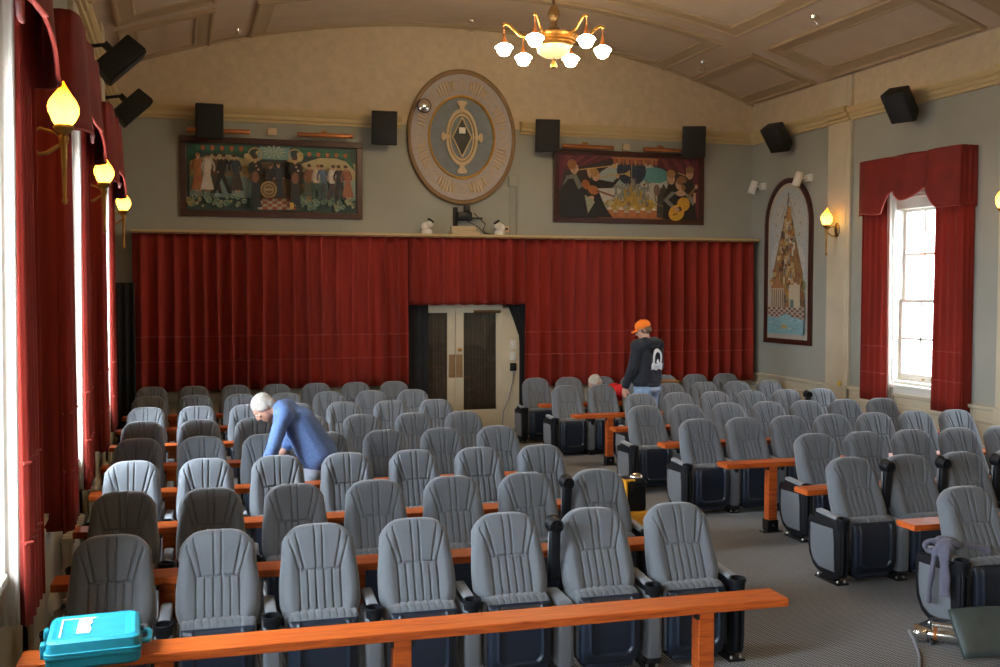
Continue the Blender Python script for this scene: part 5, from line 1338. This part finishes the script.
# polished steel tube, slate cushion and cable by the nearest aisle seat
t = thing('steel_tube', 'polished steel twin tube lying on the carpet before the nearest aisle seat', 'steel tube', (4.72, 5.68, FL + .057), R(-42))
mb = MB(); mb.lathe([(.0, 0), (.040, 0), (.042, .01), (.042, .52), (.036, .53), (0, .53)], 24, RY(PI / 2)); mb.build('tube', M_['chrome'], t)
mb = MB(); mb.lathe([(0, -.06), (.052, -.058), (.056, -.04), (.056, .02), (.048, .03), (0, .03)], 24, RY(PI / 2)); mb.build('end_collar', M_['chrome'], t)
mb = MB(); mb.lathe([(.0, .05), (.026, .05), (.026, .62), (0, .62)], 18, T(0, .02, .058) @ RY(PI / 2)); mb.build('upper_tube', M_['chrome'], t)
mb = MB(); mb.lathe([(.0435, .06), (.0445, .065), (.0445, .08), (.0435, .085)], 24, RY(PI / 2)); mb.build('copper_band', M_['copper'], t)
for x in (.06, .44):
    mb = MB(); mb.box((x - .012, -.055, -.055), (x + .012, .055, -.030), bev=.004); mb.build('foot', M_['black_metal'], t)
mb = MB(); mb.tube([(-.03, .0, .05), (.06, .03, .10), (.20, .02, .098), (.36, .0, .075)], .008, 6); mb.build('wire', M_['cable'], t)
t = tag(MB().tube([(4.655, 5.74, .0), (4.63, 5.70, .0), (4.61, 5.64, -.02), (4.56, 5.54, FL + .011), (4.48, 5.42, FL + .011), (4.37, 5.29, FL + .011), (4.2, 5.04, FL + .011), (4.05, 4.75, FL + .011)], .010, 8).build('power_cable', M_['cable_grey']), 'grey cable trailing over the carpet from the polished steel tube', 'cable')
t = thing('slate_cushion', 'slate green vinyl seat panel leaning on the polished steel tube', 'cushion', (4.90, 5.30, FL + .004), R(-12))
def cush(u, v):
    s, w_ = 2 * u - 1, 2 * v - 1
    e = (1 - abs(s) ** 8) ** .5 * (1 - abs(w_) ** 8) ** .5
    return s, w_, e
M = T(.03, 0, .155) @ RX(R(-28))
mb = MB()
mb.grid(25, 17, lambda u, v: V(((2 * u - 1) * (.225 + .035 * v), -.012 - .022 * cush(u, v)[2], (2 * v - 1) * .155 + .012 * math.sin(3 * u))), M=M)
mb.grid(25, 17, lambda u, v: V(((2 * u - 1) * (.225 + .035 * v), .012 + .008 * cush(u, v)[2], (2 * v - 1) * .155 + .012 * math.sin(3 * u))), M=M)
rim = [(i / 24, 0) for i in range(25)] + [(1, j / 16) for j in range(1, 17)] + [(1 - i / 24, 1) for i in range(1, 25)] + [(0, 1 - j / 16) for j in range(1, 17)]
f0 = lambda u, v, y: V(((2 * u - 1) * (.225 + .035 * v), y, (2 * v - 1) * .155 + .012 * math.sin(3 * u)))
n = len(rim); mb.add([f0(u, v, -.012) for u, v in rim] + [f0(u, v, .012) for u, v in rim], [(k, (k + 1) % n, n + (k + 1) % n, n + k) for k in range(n)], M=M)
mb.build('vinyl_panel', M_['slate'], t, angle=60)
# yellow and black tool trolley standing in the aisle
t = thing('tool_trolley', 'yellow and black tool trolley standing in the aisle behind the front seats', 'tool trolley', (3.80, 8.45, FL)); t.scale = (1, 1, 1.13)
mb = MB(); slab(mb, [(rr(.15, .16, .03), .02), (rr(.165, .175, .035), .06), (rr(.175, .185, .035), .30), (rr(.165, .175, .03), .33), (rr(.15, .16, .03), .335)]); mb.build('yellow_tub', M_['yellow'], t, angle=30)
mb = MB(); slab(mb, [(rr(.082, .10, .02), .335), (rr(.090, .105, .02), .36), (rr(.086, .10, .02), .53), (rr(.095, .11, .02), .535), (rr(.095, .11, .02), .56), (rr(.07, .09, .02), .585)]); o = mb.build('black_bin', M_['plastic'], t, angle=30); o.location.x = .065
mb = MB(); mb.ball((.09, -.02, .59), (.06, .06, .035)); mb.build('clear_dome', M_['chrome'], t)
mb = MB(); mb.box((-.055, -.125, .33), (-.035, .115, .585), bev=.006); mb.box((-.055, -.125, .57), (.035, -.10, .59), bev=.006); mb.build('yellow_strap', M_['yellow'], t)
mb = MB(); mb.box((-.14, -.09, .335), (-.06, .10, .50), bev=.012); mb.box((-.02, -.13, .50), (.03, -.10, .58), bev=.01); mb.build('black_battery', M_['black_metal'], t)
mb = MB(); mb.tube([(-.11, -.06, .50), (-.11, -.06, .60), (-.10, -.06, .63)], .022, 10); mb.build('white_nozzle', M_['white_plastic'], t)
mb = MB(); mb.ball((-.105, -.075, .605), .018); mb.build('red_button', M_['red_top'], t)
mb = MB(); mb.tube([(-.12, -.175, .12), (-.02, -.19, .16), (.08, -.188, .22), (.15, -.17, .25)], .008, 6); mb.build('black_cord', M_['cable'], t)
for x in (-.12, .12):
    for y in (-.13, .13):
        mb = MB(); mb.lathe([(0, -.012), (.028, -.012), (.03, 0), (.028, .012), (0, .012)], 14, T(x, y, .03) @ RY(PI / 2)); mb.build('caster', M_['black_metal'], t)
# cardboard box on the counter behind the man in the cap
yb = 6.21 + 1.312 * 7 - 1.312 + .135 - SKEW * 6.9
t = thing('cardboard_box', 'brown cardboard box standing on the counter behind the person in the cap', 'box', (6.93, yb, .621), -SKEW)
mb = MB(); mb.box((-.16, -.09, 0), (.16, .09, .30), bev=.003, seg=1); mb.build('carton', M_['cardboard'], t, smooth=False)
mb = MB(); mb.box((-.16, -.175, .293), (.16, -.088, .298), M=T(0, 0, 0)); mb.box((-.16, .088, .293), (.16, .17, .298)); mb.build('flap', M_['cardboard'], t, smooth=False)
# ------------------------------------------------------------------ camera and light
cam = bpy.data.cameras.new('camera'); co = bpy.data.objects.new('camera', cam); COL.objects.link(co)
cam.sensor_fit = 'HORIZONTAL'; cam.sensor_width = 36; cam.lens = 1037 * 36 / 1000
cam.clip_start = .05; cam.clip_end = 300
co.location = (0, 0, 2.30)
co.rotation_euler = (PI / 2 - R(2.545), 0, -R(17.24))
sc.camera = co
w = bpy.data.worlds.new('sky'); sc.world = w; w.use_nodes = True
bg = w.node_tree.nodes['Background']; bg.inputs['Color'].default_value = (.80, .90, 1.0, 1); bg.inputs['Strength'].default_value = SKY
for side, x, ry in (('L', XL - .36, -PI / 2), ('R', XR + .36, PI / 2)):
    for y in (WIN_Y if side == 'L' else WIN_Y[:2]):
        l = bpy.data.lights.new('window_portal', 'AREA'); l.shape = 'RECTANGLE'; l.size = 2.8; l.size_y = 1.5
        l.cycles.is_portal = True
        o = bpy.data.objects.new('window_portal', l); COL.objects.link(o)
        o.location = (x, y, (WZ0 + WZ1) / 2); o.rotation_euler = (0, ry, 0)
sc.view_settings.view_transform = 'Standard'; sc.view_settings.look = 'None'
sc.view_settings.gamma = 1; sc.view_settings.use_curve_mapping = False
sc.view_settings.exposure = EXPO
try:
    sc.cycles.use_denoising = True
    sc.cycles.denoiser = 'OPENIMAGEDENOISE'
    sc.cycles.max_bounces = 8; sc.cycles.diffuse_bounces = 5; sc.cycles.transparent_max_bounces = 12
    sc.cycles.sample_clamp_indirect = 6
except Exception: pass
